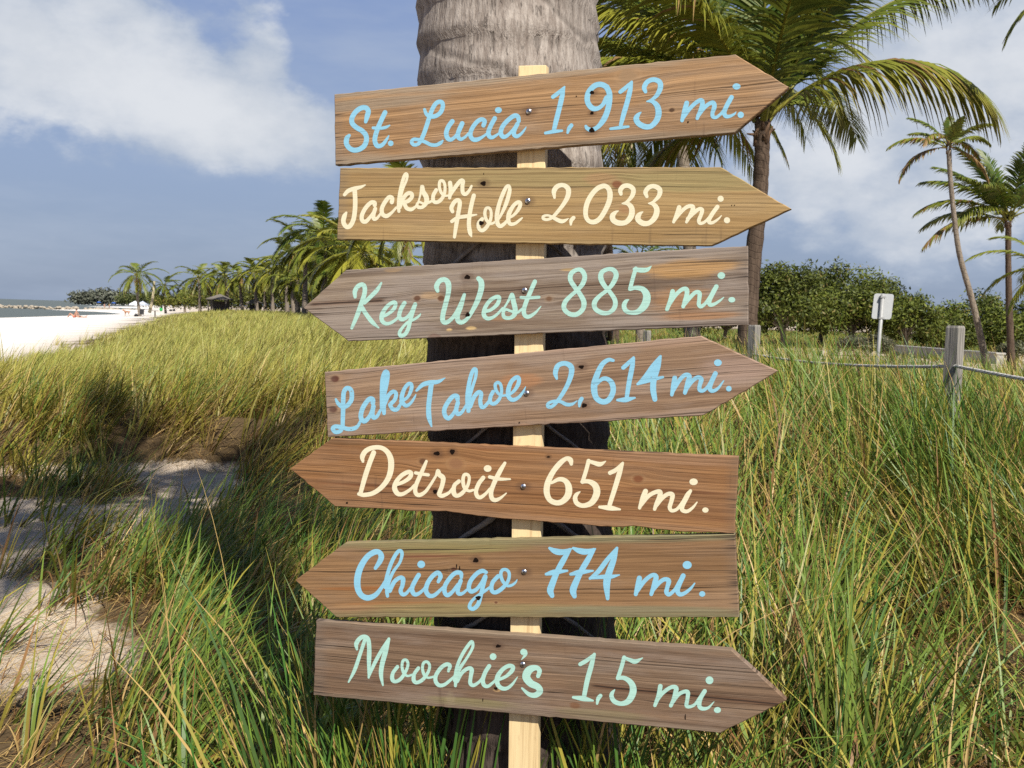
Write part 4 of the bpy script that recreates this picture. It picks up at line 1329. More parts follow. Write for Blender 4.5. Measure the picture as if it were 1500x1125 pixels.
F5 = [dict(azm=3.1, e0=0.55, arc=1.25, L=2.9, tone=0.3, hang=1.1, seed=51, dead=0.1), dict(azm=3.3, e0=0.12, arc=1.1, L=3.0, tone=0.55, hang=1.3, seed=52, dead=0.35),
      dict(azm=2.8, e0=1.0, arc=0.8, L=2.7, tone=0.1, hang=0.7, seed=53), dict(azm=1.9, e0=1.3, arc=0.5, L=2.5, tone=0.05, hang=0.5, seed=54),
      dict(azm=0.4, e0=1.1, arc=0.8, L=2.6, tone=0.1, hang=0.7, seed=55), dict(azm=-0.2, e0=0.5, arc=1.2, L=2.7, tone=0.25, hang=1.0, seed=56),
      dict(azm=-1.4, e0=0.9, arc=1.0, L=2.6, tone=0.15, hang=0.8, seed=57), dict(azm=-2.3, e0=0.7, arc=1.1, L=2.7, tone=0.2, hang=0.9, seed=58),
      dict(azm=-0.8, e0=1.3, arc=0.5, L=2.5, tone=0.05, hang=0.5, seed=59), dict(azm=1.2, e0=0.4, arc=1.1, L=2.6, tone=0.25, hang=0.9, seed=60),
      dict(azm=2.4, e0=0.45, arc=1.2, L=2.7, tone=0.3, hang=1.0, seed=61), dict(azm=3.6, e0=0.85, arc=0.9, L=2.6, tone=0.15, hang=0.8, seed=62)]
palm('full green palm at the right edge in front of the trees', tuple(p5[0]), [tuple(p) for p in p5],
     [0.17, 0.115, 0.095, 0.085, 0.09], c5, F5 + [dict(azm=2.95, e0=0.8, arc=1.0, L=2.8, tone=0.2, hang=0.9, seed=63), dict(azm=3.3, e0=1.15, arc=0.7, L=2.7, tone=0.1, hang=0.7, seed=64), dict(azm=-2.6, e0=0.3, arc=1.2, L=2.8, tone=0.35, hang=1.2, seed=65), dict(azm=0.1, e0=0.8, arc=1.0, L=2.7, tone=0.2, hang=0.9, seed=66), dict(azm=-1.7, e0=1.25, arc=0.6, L=2.6, tone=0.1, hang=0.6, seed=67)], (54, 3, 0.07), bark_dark)
Y6 = 26.0
c6 = at(1538, 395, Y6)
p6 = [at(1540, 560, Y6), at(1539, 480, Y6), at(1538, 405, Y6)]
palm('palm beyond the right edge, only its yellowing frond tips showing', tuple(p6[0]), [tuple(p) for p in p6],
     [0.2, 0.15, 0.13], c6, crown_fronds(16, 1.9, 6, lo=-0.6, hi=1.2, tone=0.4), (30, 3, 0.06), bark_far)

Y8 = 15.0
c8 = at(1690, -70, Y8)
p8 = [at(1720, 600, Y8), at(1705, 250, Y8), at(1690, -60, Y8)]
palm('palm outside the top right corner, just a frond tip hanging into view', tuple(p8[0]), [tuple(p) for p in p8],
     [0.2, 0.14, 0.12], c8, crown_fronds(14, 2.5, 9, lo=-0.5, hi=1.2, tone=0.3), (34, 3, 0.05), bark_dark)

# --- the grove on the left, behind the dune
GP = 'palms of the grove along the beach'
LEFT = [  # label, crown px, base px, depth, frond length, seed, tone
    ('lone palm standing out on the white sand near the beach umbrellas', (200, 402), (205, 464), 118, 3.0, 31, 0.25, True),
    ('small upright dark palm just right of the lone beach palm', (241, 417), (243, 452), 150, 2.6, 32, 0.15, True),
    ('pale green palm at the left end of the grove above the sand', (291, 406), (293, 448), 120, 2.9, 33, 0.3, True),
    ('palm directly above the larger grey hut roof', (329, 404), (334, 447), 100, 2.5, 34, 0.3, True),
    ('slender palm between the two grey hut roofs', (352, 402), (356, 447), 95, 2.1, 35, 0.35, True),
    ('palm just above the smaller hut roof', (374, 398), (377, 447), 92, 2.2, 36, 0.3, True),
    ('yellowing palm midway along the grove', (398, 398), (400, 448), 85, 2.2, 37, 0.6, True),
    ('palm in the middle of the grove under the taller crowns', (418, 392), (421, 449), 78, 2.2, 38, 0.35, True),
    ('tall palm whose crown spreads left towards the open sky', (447, 358), (446, 450), 60, 2.4, 39, 0.25, True),
    ('tallest palm of the grove, rising beside the Jackson Hole board', (474, 342), (473, 450), 48, 2.3, 40, 0.15, True),
    ('golden old palm under the left end of the Jackson Hole board', (532, 366), (541, 450), 40, 2.3, 41, 0.7, True),
    ('green bushy palm just left of the golden one', (505, 385), (508, 450), 46, 2.1, 42, 0.3, True),
    ('palm filling the grove above the point of the Key West board', (492, 352), (497, 450), 56, 2.5, 43, 0.2, True),
    ('low palm with spiky fronds in front of the grove', (436, 408), (437, 450), 66, 2.0, 44, 0.3, True),
    ('low green palm behind the top edge of the Key West board', (560, 388), (562, 450), 44, 2.2, 45, 0.25, True),
    ('palm with a bare pale trunk seen beside the big trunk', (612, 300), (636, 450), 30, 2.2, 46, 0.3, False),
    ('narrow palm between the left end palm and the larger hut', (309, 408), (311, 448), 125, 2.6, 47, 0.35, True),
    ('bushy palm half way between the huts and the tall crowns', (386, 404), (389, 449), 98, 2.4, 49, 0.45, True),
    ('feathery palm at the left of the tall crowns', (428, 378), (431, 450), 72, 2.6, 50, 0.3, True),
    ('small palm hidden low behind the left end palm', (270, 421), (271, 450), 150, 2.4, 51, 0.3, True),
]
for lab, cp_, bp_, Y, L, sd, tone, sh in LEFT:
    top = at(*cp_, Y)
    bs = at(*bp_, Y)
    bs.z = min(bs.z, gz(bs.x, Y) + 0.02) if Y < 90 else gz(bs.x, Y) - 0.02
    mid = bs.lerp(top, 0.5) + Vector(((random.random() - 0.5) * 0.25, 0, 0))
    near = Y < 65
    palm(lab, tuple(bs), [tuple(bs), tuple(mid), tuple(top)], [0.2, 0.14, 0.115], top,
         crown_fronds(24 if near else 20, L * 1.22, sd, lo=-0.85, hi=1.12, tone=tone), (40, 3, 0.07) if near else (26, 2, 0.12), bark_far,
         GP if Y > 70 else None, split=near, sheath=near, n=10)

# the leaning pale bare trunk by the lone beach palm
t_ = at(226, 412, 122)
b_ = at(219, 458, 122)
o = thing('dead_palm', 'bare leaning pale palm trunk beside the lone beach palm', 'dead palm', tuple(b_))
trunk_tube([(0, 0, 0), tuple((t_ - b_) * 0.5 + Vector((0.12, 0, 0))), tuple(t_ - b_)], [0.2, 0.16, 0.13], simple('pale_dead_wood', (0.55, 0.47, 0.30), 0.9), o, 8)


# ------------------------------------------------------------------ broadleaf trees and shrubs
def leaf_cloud(blobs, n, size, cols, seed, flat=0.35):
    """leaf sprays spread through overlapping clumps. blobs: (centre, radii); returns verts, quads, colours"""
    rs = np.random.default_rng(seed)
    w = np.array([b[1][0] * b[1][2] for b in blobs])
    pick = rs.choice(len(blobs), n, p=w / w.sum())
    cen = np.array([b[0] for b in blobs])[pick]
    rad = np.array([b[1] for b in blobs])[pick]
    d = rs.normal(size=(n, 3))
    d /= np.linalg.norm(d, axis=1)[:, None]
    r_ = rs.random(n) ** 0.45
    # twigs: pull leaves onto random spray points
    p = cen + d * rad * r_[:, None]
    p += rs.normal(0, size * 1.25, (n, 3))
    nrm = d * 0.5 + rs.normal(0, 0.6, (n, 3)) + np.array([0, 0, 0.5])
    nrm /= np.linalg.norm(nrm, axis=1)[:, None]
    a = np.cross(nrm, rs.normal(size=(n, 3)))
    a /= np.linalg.norm(a, axis=1)[:, None]
    b = np.cross(nrm, a)
    L = size * rs.uniform(0.6, 1.4, n)[:, None]
    wd = L * rs.uniform(0.28, 0.5, n)[:, None]
    V = np.stack([p - a * L, p + b * wd - nrm * L * 0.15, p + a * L, p - b * wd - nrm * L * 0.15], 1).reshape(-1, 3)
    F = np.arange(4 * n).reshape(n, 4)
    shade = rs.random(n)[:, None]
    tone_b = rs.random(len(blobs))[pick][:, None]
    K = np.array(cols[0]) * (1 - shade) + np.array(cols[1]) * shade
    K = K * (0.75 + 0.5 * tone_b)
    K = np.where(rs.random(n)[:, None] < 0.04, np.array(cols[2]), K)
    return V, F, np.repeat(K, 4, 0)


twig_m = simple('grey_branch', (0.27, 0.23, 0.19), 0.9, 0.4, 20)


def tree(label, base, H, Wd, nb, n, size, cols, seed, name='broadleaf_tree', cat='tree', sparse=0, low=0.12):
    rs = random.Random(seed)
    t = thing(name, label, cat, base)
    blobs = []
    wood_b = MB()
    trunk_top = Vector((rs.uniform(-.1, .1) * Wd, 0, H * 0.3))
    wood_b.tube([(0, 0, -0.2), (trunk_top.x * 0.4, 0.05, H * 0.15), trunk_top], [H * 0.035, H * 0.028, H * 0.02], 8)
    limbs = MB()
    for i in range(nb):
        f = (i + 0.5) / nb
        an = i * 2.39996 + seed
        rr = Wd * 0.5 * math.sqrt(rs.uniform(0.05, 1.0)) * 0.85
        zz = H * (low + (0.88 - low) * (1 - (rr / (Wd * 0.5)) ** 2 * 0.75) * rs.uniform(0.35, 1.0))
        c = Vector((math.cos(an) * rr, math.sin(an) * rr * 0.7, zz))
        q = rs.uniform(0.12, 0.24) * min(Wd, H * 1.6)
        blobs.append((tuple(c), (q, q * 0.9, q * rs.uniform(0.5, 0.8))))
        md = trunk_top.lerp(c, 0.5) + Vector((rs.uniform(-.1, .1), rs.uniform(-.1, .1), rs.uniform(0, .15))) * H * 0.3
        limbs.tube([trunk_top * rs.uniform(0.5, 1.0), md, c, c + (c - md) * 0.35], [H * 0.014, H * 0.010, H * 0.006, H * 0.002], 5)
    for i in range(sparse):
        an = rs.uniform(0, 6.28)
        c = Vector((math.cos(an) * Wd * 0.3 + Wd * 0.1, 0, H * rs.uniform(0.92, 1.12)))
        blobs.append((tuple(c), (H * 0.05, H * 0.05, H * 0.035)))
        limbs.tube([Vector((c.x * 0.5, 0, H * 0.5)), c - Vector((0, 0, H * 0.1)), c + Vector((0.1, 0, 0.05))], [H * 0.008, H * 0.005, H * 0.002], 5)
    v, f, k = leaf_cloud(blobs, n, size, cols, seed)
    v[:, 2] = np.maximum(v[:, 2], 0.02)
    wood_b.build('trunk', twig_m, t, True)
    limbs.build('limbs', twig_m, t, True)
    make('crown', v, f, leaf_m, t, k)
    return t


GR = ((0.045, 0.065, 0.011), (0.20, 0.235, 0.036), (0.26, 0.21, 0.07))
GR2 = ((0.06, 0.085, 0.014), (0.22, 0.26, 0.04), (0.26, 0.21, 0.07))


def placed(fn, label, px, top, Y, wpx, **kw):
    g = at(px, 500, Y)
    zb = gz(g.x, Y)
    tz = at(px, top, Y).z
    return fn(label, (g.x, Y, zb - 0.05), tz - zb, wpx / FPX * Y, **kw)


placed(tree, 'dense green tree just right of the brown palm trunk', 1150, 372, 50, 150, nb=26, n=17000, size=0.105, cols=GR, seed=3)
placed(tree, 'tallest broad tree standing directly behind the blank sign', 1245, 370, 52, 170, nb=30, n=19000, size=0.105, cols=GR, seed=5)
placed(tree, 'broad rounded tree filling the dip between the brown trunk and the blank sign', 1200, 374, 54, 150, nb=28, n=18000, size=0.105, cols=GR, seed=6)
placed(tree, 'rounded lower tree just right of the blank sign', 1330, 412, 50, 110, nb=20, n=11000, size=0.10, cols=GR, seed=8)
placed(tree, 'low dark tree between the sign and the leaning palm', 1385, 452, 52, 90, nb=14, n=7500, size=0.10, cols=GR, seed=11)
placed(tree, 'bright green tree behind the leaning palm trunk', 1425, 414, 54, 130, nb=22, n=13000, size=0.10, cols=GR2, seed=13)
placed(tree, 'broad tree at the right edge behind the full palm', 1520, 428, 52, 150, nb=22, n=13000, size=0.10, cols=GR2, seed=17)
placed(tree, 'dark tree behind the Key West board by the trunk', 1060, 400, 56, 150, nb=22, n=9000, size=0.11, cols=GR, seed=19)
placed(tree, 'low grey green shrub at the foot of the blank sign', 1270, 484, 40, 96, nb=12, n=6500, size=0.06,
       cols=((0.10, 0.105, 0.06), (0.20, 0.20, 0.12), (0.25, 0.22, 0.14)), seed=23, name='shrub', cat='shrub', low=0.3)
placed(tree, 'grey green shrub under the palms at the right edge', 1492, 494, 38, 70, nb=9, n=4000, size=0.06,
       cols=((0.09, 0.10, 0.05), (0.17, 0.18, 0.09), (0.25, 0.22, 0.14)), seed=29, name='shrub', cat='shrub', low=0.3)

# distant green behind the palms, too far to part into trees
for nm, lab, rows, n_, sz_, cc, sd in (
        ('distant_grove', 'mass of greenery filling in behind the beach palms',
         [(p, 446 - h * 0.4, 150 - max(0, p - 260) * 0.36, 24, h) for p, h in
          ((235, 14), (258, 16), (280, 22), (300, 24), (322, 28), (345, 27), (365, 30), (388, 42), (410, 48), (432, 56), (452, 64), (474, 70), (497, 76), (520, 74), (548, 70), (578, 62), (606, 44))],
         30000, 0.16, ((0.08, 0.10, 0.018), (0.24, 0.255, 0.042), (0.34, 0.24, 0.06)), 41),
        ('far_trees', 'hazy low trees on the far headland across the water',
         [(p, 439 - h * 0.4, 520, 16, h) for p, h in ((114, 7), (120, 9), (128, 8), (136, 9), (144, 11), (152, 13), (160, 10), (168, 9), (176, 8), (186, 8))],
         5000, 1.0, ((0.15, 0.165, 0.125), (0.23, 0.245, 0.185), (0.2, 0.2, 0.18)), 43),  # distance haze mixed into these greyed leaf colours
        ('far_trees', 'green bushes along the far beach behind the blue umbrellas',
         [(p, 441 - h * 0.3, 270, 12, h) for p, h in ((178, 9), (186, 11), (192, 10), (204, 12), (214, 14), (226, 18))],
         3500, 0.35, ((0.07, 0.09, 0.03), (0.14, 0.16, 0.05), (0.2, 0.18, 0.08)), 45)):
    bl = []
    for p, yy, Y, rw, h in rows:
        c = at(p, yy, Y)
        bl.append((tuple(c), (rw / FPX * Y * 0.62, 3.0, h / FPX * Y * 0.62)))
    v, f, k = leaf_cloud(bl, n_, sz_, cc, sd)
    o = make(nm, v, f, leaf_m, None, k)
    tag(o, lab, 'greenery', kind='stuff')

# ------------------------------------------------------------------ grass
grass_m = tint_mat('grass_blade', 0.45, 0.18, 0.2, 40)


def blades(root, h, w, az_, lean, curve, cb, ct, segs, rs):
    """arching tapered blades, all at once"""
    n = len(root)
    P = np.array(root, float)
    dirx, diry = np.cos(az_), np.sin(az_)
    tw = az_ + np.pi / 2 + rs.normal(0, 0.9, n)
    wx, wy = np.cos(tw), np.sin(tw)
    V = np.zeros((n, segs + 1, 2, 3))
    K = np.zeros((n, segs + 1, 2, 3))
    for s in range(segs + 1):
        f = s / segs
        hw = w * 0.5 * (1 - f ** 1.8) * (0.75 + 0.25 * min(1, f * 4)) + w * 0.03
        for j, sg in enumerate((-1, 1)):
            V[:, s, j, 0] = P[:, 0] + wx * hw * sg
            V[:, s, j, 1] = P[:, 1] + wy * hw * sg
            V[:, s, j, 2] = P[:, 2]
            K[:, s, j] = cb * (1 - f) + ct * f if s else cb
        th = lean + curve * ((f + 0.5 / segs) ** 1.5)
        st = h / segs
        P[:, 0] += np.sin(th) * dirx * st
        P[:, 1] += np.sin(th) * diry * st
        P[:, 2] += np.cos(th) * st
    V[..., 2] = np.maximum(V[..., 2], np.asarray(root)[:, 2][:, None, None] + 0.004)
    V = V.reshape(-1, 3)
    K = K.reshape(-1, 3)
    i0 = (np.arange(n) * (segs + 1) * 2)[:, None] + (np.arange(segs) * 2)[None, :]
    F = np.stack([i0, i0 + 1, i0 + 3, i0 + 2], -1).reshape(-1, 4)
    return V, F, K


GC = np.array([(0.060, 0.170, 0.028), (0.160, 0.265, 0.034), (0.38, 0.335, 0.050), (0.60, 0.41, 0.15), (0.27, 0.135, 0.045)])


def sow(d0, d1, per_m2, bpt, hmin, hmax, w, segs, seed, side):
    """tussocks over the view wedge between depths d0 and d1; side 'L' dune, 'R' meadow and foreground"""
    rs = np.random.default_rng(seed)
    tn = 0.68
    area = tn * (d1 * d1 - d0 * d0)
    n = int(area * per_m2 / bpt)
    y = np.sqrt(rs.uniform(d0 * d0, d1 * d1, n))
    x = rs.uniform(-tn, tn, n) * y
    k = cover_mask(x, y)
    k = k * (0.30 + 0.9 * sm(fbm(x * 1.25, y * 1.25, 21), 0.34, 0.58)) if d0 < 7 else k * (0.62 + 0.5 * sm(fbm(x * 0.9, y * 0.9, 21), 0.28, 0.6))
    k = k * np.where(side == 'R', 0.22 + 0.78 * sm(y + 0.25 * np.abs(x), 2.7, 3.9), 1.0)
    keep = rs.random(n) < k
    isl = y > bank_(x) - 0.4
    isl &= x < 0.2 + 0.03 * y
    keep &= isl if side == 'L' else ~isl
    x, y = x[keep], y[keep]
    m = len(x)
    mixv = rs.random(m)
    th = hmin + (hmax - hmin) * rs.random(m)
    left = sm(x, 0.4, -1.2)
    th = th * (1 - 0.30 * left * sm(y, 9, 7))
    th = th * (0.75 + 0.5 * fbm(x * 0.7, y * 0.7, 33))
    wind = np.where(x < 0.3, 0.35, np.where(x < 1.6, 1.2, 2.6)) + rs.normal(0, 0.6, m)
    nb = bpt
    X_ = np.repeat(x, nb)
    Y_ = np.repeat(y, nb)
    N = m * nb
    rr = np.sqrt(rs.random(N)) * rs.uniform(0.5, 1.0, N) * 0.115 * (1 + d0 * 0.03)
    aa = rs.uniform(0, 2 * np.pi, N)
    ox = np.cos(aa) * rr
    oy = np.sin(aa) * rr
    H = np.repeat(th, nb) * rs.uniform(0.45, 1.12, N)
    wv = np.repeat(wind, nb)
    lean = 0.05 + 1.6 * rr + np.abs(rs.normal(0, 0.14, N))
    # blend the outward lean with the wind
    wst = np.where(X_ < 0.2, 0.46, 0.30)
    vx = np.cos(aa) * lean + np.cos(wv) * wst
    vy = np.sin(aa) * lean + np.sin(wv) * wst
    azm = np.arctan2(vy, vx)
    lean = np.hypot(vx, vy)
    curve = np.abs(rs.normal(0.5, 0.5, N)) + (rs.random(N) < 0.15) * rs.uniform(0.4, 1.4, N)
    RX, RY = X_ + ox, Y_ + oy
    # keep clear of the trunk, the post and the lettered boards
    tr_ = np.hypot(RX - tpt(0).x, RY - tpt(0).y) > 0.24
    lim = np.where((RY < 2.05) & (RX > -1.0) & (RX < 0.95), 0.62, 9.0)
    RZ = ground(RX, RY)
    H = np.minimum(H, np.maximum(lim - RZ, 0.1))
    typ = np.clip(np.repeat(mixv, nb) * 0.55 + rs.random(N) * 0.6, 0, 0.999)
    dryw = np.repeat(sm(fbm(x * 1.7, y * 1.7, 44), 0.5, 0.72), nb)
    if side == 'L':
        edges = [0.10, 0.40, 0.90]
    else:
        edges = [0.34, 0.70, 0.90]
    ci = np.digitize(typ + dryw * 0.14, edges)
    ci = np.where(rs.random(N) < 0.05, 4, ci)
    low_ = rs.random(N) < (0.22 if d0 < 8 else 0.08)             # bent dead straw low in the tussock
    ci = np.where(low_, np.where(rs.random(N) < 0.6, 3, 4), ci)
    H = np.where(low_, H * rs.uniform(0.4, 0.8, N), H)
    curve = np.where(low_, curve + rs.uniform(0.6, 1.7, N), curve)
    ct = GC[ci] * rs.uniform(0.78, 1.22, N)[:, None]
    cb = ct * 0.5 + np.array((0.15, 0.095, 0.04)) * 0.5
    if side == 'L':
        pale = sm(RY, 9, 14)[:, None]
        ct = ct * (1 - 0.55 * pale) + np.array((0.54, 0.56, 0.15)) * 0.55 * pale
        cb = cb * (1 - 0.45 * pale) + np.array((0.44, 0.38, 0.12)) * 0.45 * pale
    W_ = w * rs.uniform(0.55, 1.35, N) * np.where(ci == 3, 0.7, 1.0)
    ok = tr_
    return blades(np.stack([RX, RY, RZ - 0.01], 1)[ok], H[ok], W_[ok], azm[ok], lean[ok], curve[ok], cb[ok], ct[ok], segs, rs)


def merge(parts):
    off, vs, fs, ks = 0, [], [], []
    for v, f, k in parts:
        vs.append(v)
        fs.append(f + off)
        ks.append(k)
        off += len(v)
    return np.concatenate(vs), np.concatenate(fs), np.concatenate(ks)


BANDS = [(1.25, 3.4, 1150, 34, 0.55, 0.90, 0.0115, 6), (3.4, 6.5, 820, 32, 0.55, 0.95, 0.0120, 5),
         (6.5, 12, 640, 30, 0.50, 0.90, 0.0125, 4), (12, 24, 400, 26, 0.42, 0.70, 0.0145, 3),
         (24, 50, 150, 22, 0.38, 0.56, 0.021, 3), (50, 115, 36, 18, 0.34, 0.52, 0.040, 2)]
partsL, partsR = [], []
for i, (d0, d1, pm, bpt, h0, h1, w, sg) in enumerate(BANDS):
    partsR.append(sow(d0, d1, pm, bpt, h0, h1, w, sg, 100 + i, 'R'))
    if d1 > 8:
        partsL.append(sow(max(d0, 7.5), d1, pm * 1.15, bpt, h0 * 0.92, h1 * 0.9, w, sg, 200 + i, 'L'))
# tussocks hiding the foot of the trunk and of the nearest fence post
def tussocks(cx, cy, hh, nb, w, seed, cols=(0.30, 0.68, 0.88), back=False):
    r2 = np.random.default_rng(seed)
    m = len(cx)
    X_, Y_, H_ = np.repeat(cx, nb), np.repeat(cy, nb), np.repeat(hh, nb) * r2.uniform(0.5, 1.05, m * nb)
    N = m * nb
    aa, rr = r2.uniform(0, 6.28, N), np.sqrt(r2.random(N)) * 0.07
    RX, RY = X_ + np.cos(aa) * rr, Y_ + np.sin(aa) * rr
    if back:
        RX = X_ + np.cos(aa) * rr
        RY = Y_ - (RX - X_) * 0.306
        aa = np.where(r2.random(N) < 0.5, -0.297 + r2.uniform(0.02, 0.25, N), math.pi - 0.297 - r2.uniform(0.02, 0.25, N))
    ci = np.digitize(r2.random(N), cols)
    ct = GC[ci] * r2.uniform(0.7, 1.2, N)[:, None]
    if back:
        return blades(np.stack([RX, RY, ground(RX, RY) - 0.01], 1), H_, w * r2.uniform(0.6, 1.4, N), aa, np.abs(r2.normal(0.05, 0.2, N)), np.abs(r2.normal(0.1, 0.5, N)), ct * 0.6 + np.array((0.16, 0.11, 0.05)) * 0.4, ct, 6, r2)
    return blades(np.stack([RX, RY, ground(RX, RY) - 0.01], 1), H_, w * r2.uniform(0.6, 1.4, N), aa, 0.04 + rr * 1.5 + np.abs(r2.normal(0, 0.1, N)),
                  np.abs(r2.normal(0.4, 0.4, N)), ct * 0.6 + np.array((0.16, 0.11, 0.05)) * 0.4, ct, 6, r2)


r3 = np.random.default_rng(9)
tx = np.concatenate([r3.uniform(-0.42, -0.07, 22), r3.uniform(0.06, 0.40, 22)])
partsR.append(tussocks(tx, 1.80 - tx * 0.306 + r3.uniform(0.05, 0.10, 44), r3.uniform(0.80, 1.12, 44), 30, 0.0095, 5, back=True))
partsR.append(tussocks(r3.uniform(2.35, 3.35, 26), r3.uniform(5.3, 6.45, 26), r3.uniform(0.55, 0.8, 26), 34, 0.011, 6))
# a few broad strap leaves and tall seed stalks close to the post
rs = np.random.default_rng(77)
n = 70
bx = np.concatenate([rs.uniform(-0.78, -0.12, n // 2), rs.uniform(0.10, 0.8, n - n // 2)])
byy = rs.uniform(1.75, 2.5, n)
h = np.minimum(rs.uniform(0.45, 0.75, n), 0.70)
c = GC[np.where(rs.random(n) < 0.7, 0, 3)] * rs.uniform(0.8, 1.2, n)[:, None]
partsR.append(blades(np.stack([bx, byy, ground(bx, byy)], 1), h, rs.uniform(0.010, 0.018, n), rs.uniform(0, 6.28, n), rs.uniform(0.1, 0.45, n),
                     rs.uniform(0.2, 1.3, n), c * 0.8, c, 7, rs))
n = 260
y_ = rs.uniform(2.6, 9, n)
x_ = rs.uniform(-0.5, 0.62, n) * y_
kp = (rs.random(n) < cover_mask(x_, y_)) & (np.abs(x_) > 0.35)
x_, y_ = x_[kp], y_[kp]
n = len(x_)
c = np.tile(GC[3] * 1.05, (n, 1)) * rs.uniform(0.8, 1.1, n)[:, None]
partsR.append(blades(np.stack([x_, y_, ground(x_, y_)], 1), rs.uniform(0.7, 1.02, n), np.full(n, 0.0032), rs.uniform(0, 6.28, n),
                     np.abs(rs.normal(0.15, 0.1, n)), rs.uniform(0.05, 0.6, n), c, c, 6, rs))
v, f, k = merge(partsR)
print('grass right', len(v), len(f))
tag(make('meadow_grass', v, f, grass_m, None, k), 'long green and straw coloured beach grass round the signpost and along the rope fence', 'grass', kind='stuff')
v, f, k = merge(partsL)
print('grass left', len(v), len(f))
tag(make('dune_grass', v, f, grass_m, None, k), 'yellow green grass over the dune at the left', 'grass', kind='stuff')

# fallen straw on the sand
n = 46000
y_ = np.sqrt(rs.uniform(2.2 ** 2, 9.2 ** 2, n))
x_ = rs.uniform(-0.72, 0.66, n) * y_
dens = np.clip(cover_mask(x_, y_) * 0.9 + 0.55 * sm(y_, 4.4, 3.2) + 0.10 + 0.45 * sm(fbm(x_ * 1.4, y_ * 1.4, 61), 0.45, 0.60), 0, 1)
kp = rs.random(n) < dens
x_, y_ = x_[kp], y_[kp]
n = len(x_)
c = GC[np.where(rs.random(n) < 0.6, 3, 4)] * rs.uniform(0.6, 1.1, n)[:, None]
az_ = rs.normal(0.3, 1.2, n)
v, f, k = blades(np.stack([x_, y_, ground(x_, y_) + 0.004], 1), rs.uniform(0.08, 0.34, n), rs.uniform(0.002, 0.0045, n), az_,
                 rs.uniform(0.9, 1.54, n), rs.normal(0.3, 0.3, n), c, c, 4, rs)
tag(make('dry_straw', v, f, grass_m, None, k), 'dry straw lying on the sand along the path', 'straw', kind='stuff')

# ------------------------------------------------------------------ rope fence
grey_wood, b = new_mat('grey_post_wood')
ox, oy, oz = sep(coords())
g1 = noise(xyz(ox * 60, oy * 60, oz * 3), 1, 5, 0.65)
g2 = noise(xyz(ox * 8, oy * 8, oz * 2), 1, 3)
cc = mix(g1.step(0.32, 0.68), (0.12, 0.11, 0.10), (0.31, 0.285, 0.25))
cc = mix(g2.step(0.45, 0.7) * 0.4, cc, (0.26, 0.25, 0.18))
link(cc, b, 'Base Color')
b.inputs['Roughness'].default_value = 0.9
bump(g1, 0.7, 0.006, b)
rope_m = simple('pale_rope', (0.58, 0.55, 0.50), 0.9, 0.25, 90, 0, 0.4)
POSTS = [(at(1400, 477, 6.6), 'nearest square grey post of the rope fence', 0.088), (at(1105.5, 476, 11.0), 'square grey post by the foot of the brown palm', 0.096),
         (at(948, 484, 15.6), 'square grey post hidden in grass beneath the Key West board', 0.09)]
joints = []
for p, lab, sz in POSTS:
    zb = gz(p.x, p.y) - 0.15
    o = thing('fence_post', lab, 'fence post', (p.x, p.y, zb), R(38), 'posts of the rope fence')
    mb = MB().box((0, 0, (p.z - zb) / 2 - 0.008), (sz, sz, p.z - zb - 0.016)).box((0, 0, p.z - zb - 0.008), (sz, sz, 0.016), taper=0.86)
    mb.build('timber', grey_wood, o)
    joints.append(Vector((p.x - 0.01, p.y - 0.066, 0)))
joints[0].z = at(1400, 536, 6.6).z
joints[1].z = at(1106, 519, 11.0).z
joints[2].z = at(948, 512, 15.6).z
nearj = Vector((3.28, 2.35, 1.20))
for a, c_, lab in ((nearj, joints[0], 'pale twisted rope running from the nearest post out of the picture'),
                   (joints[0], joints[1], 'pale twisted rope sagging between the two nearer fence posts'),
                   (joints[1], joints[2], 'pale twisted rope sagging between the palm foot post and the hidden post')):
    o = thing('rope', lab, 'rope', tuple(a), 0, 'ropes of the fence')
    L = (c_ - a).length
    mb = MB()
    ns = int(L / 0.035)
    ax = (c_ - a).normalized()
    sd_ = ax.cross(Vector((0, 0, 1))).normalized()
    up_ = sd_.cross(ax)
    for st in range(3):
        pts = []
        for i in range(ns + 1):
            t = i / ns
            ph_ = t * L / 0.09 * 2 * math.pi / 1.6 + st * 2.094
            q = (c_ - a) * t - Vector((0, 0, 1)) * 0.045 * (1 - (2 * t - 1) ** 2)
            pts.append(q + (sd_ * math.cos(ph_) + up_ * math.sin(ph_)) * 0.0065)
        mb.tube(pts, 0.0072, 5)
    mb.build('strands', rope_m, o, True)
# the next post towards the viewer carries the rope (just outside the frame)
o = thing('fence_post', 'square grey post holding the near end of the rope', 'fence post', (nearj.x + 0.01, nearj.y - 0.07, gz(nearj.x, nearj.y) - 0.15), R(38), 'posts of the rope fence')
MB().box((0, 0, 0.72), (0.096, 0.096, 1.44)).box((0, 0, 1.448), (0.096, 0.096, 0.016), taper=0.86).build('timber', grey_wood, o)

# ------------------------------------------------------------------ blank back of a road sign
YS = 14.0
alu = simple('dull_aluminium', (0.42, 0.43, 0.43), 0.6, 0.10, 14, 0.2)
galv = simple('galvanised_pole', (0.32, 0.32, 0.31), 0.6, 0.2, 30, 0.2)
pb, pt = at(1286, 520, YS), at(1293.5, 431, YS)
pdn = (pb - pt).normalized()
pb = pt + pdn * ((pt.z - gz(pt.x, YS) + 0.3) / -pdn.z)
o = thing('road_sign', 'blank grey back of a small metal sign on a leaning pole', 'sign', tuple(pb))
MB().tube([(0, 0, 0), tuple(pt - pb)], 0.027, 10).build('pole', galv, o, True)
cor = [at(1283, 430, YS), at(1310.5, 430.5, YS), at(1307.5, 468.3, YS), at(1277, 466.5, YS)]
yo = 0.036
c0 = sum(cor, Vector()) / 4
e1 = ((cor[1] - cor[0]) + (cor[2] - cor[3])) / 2
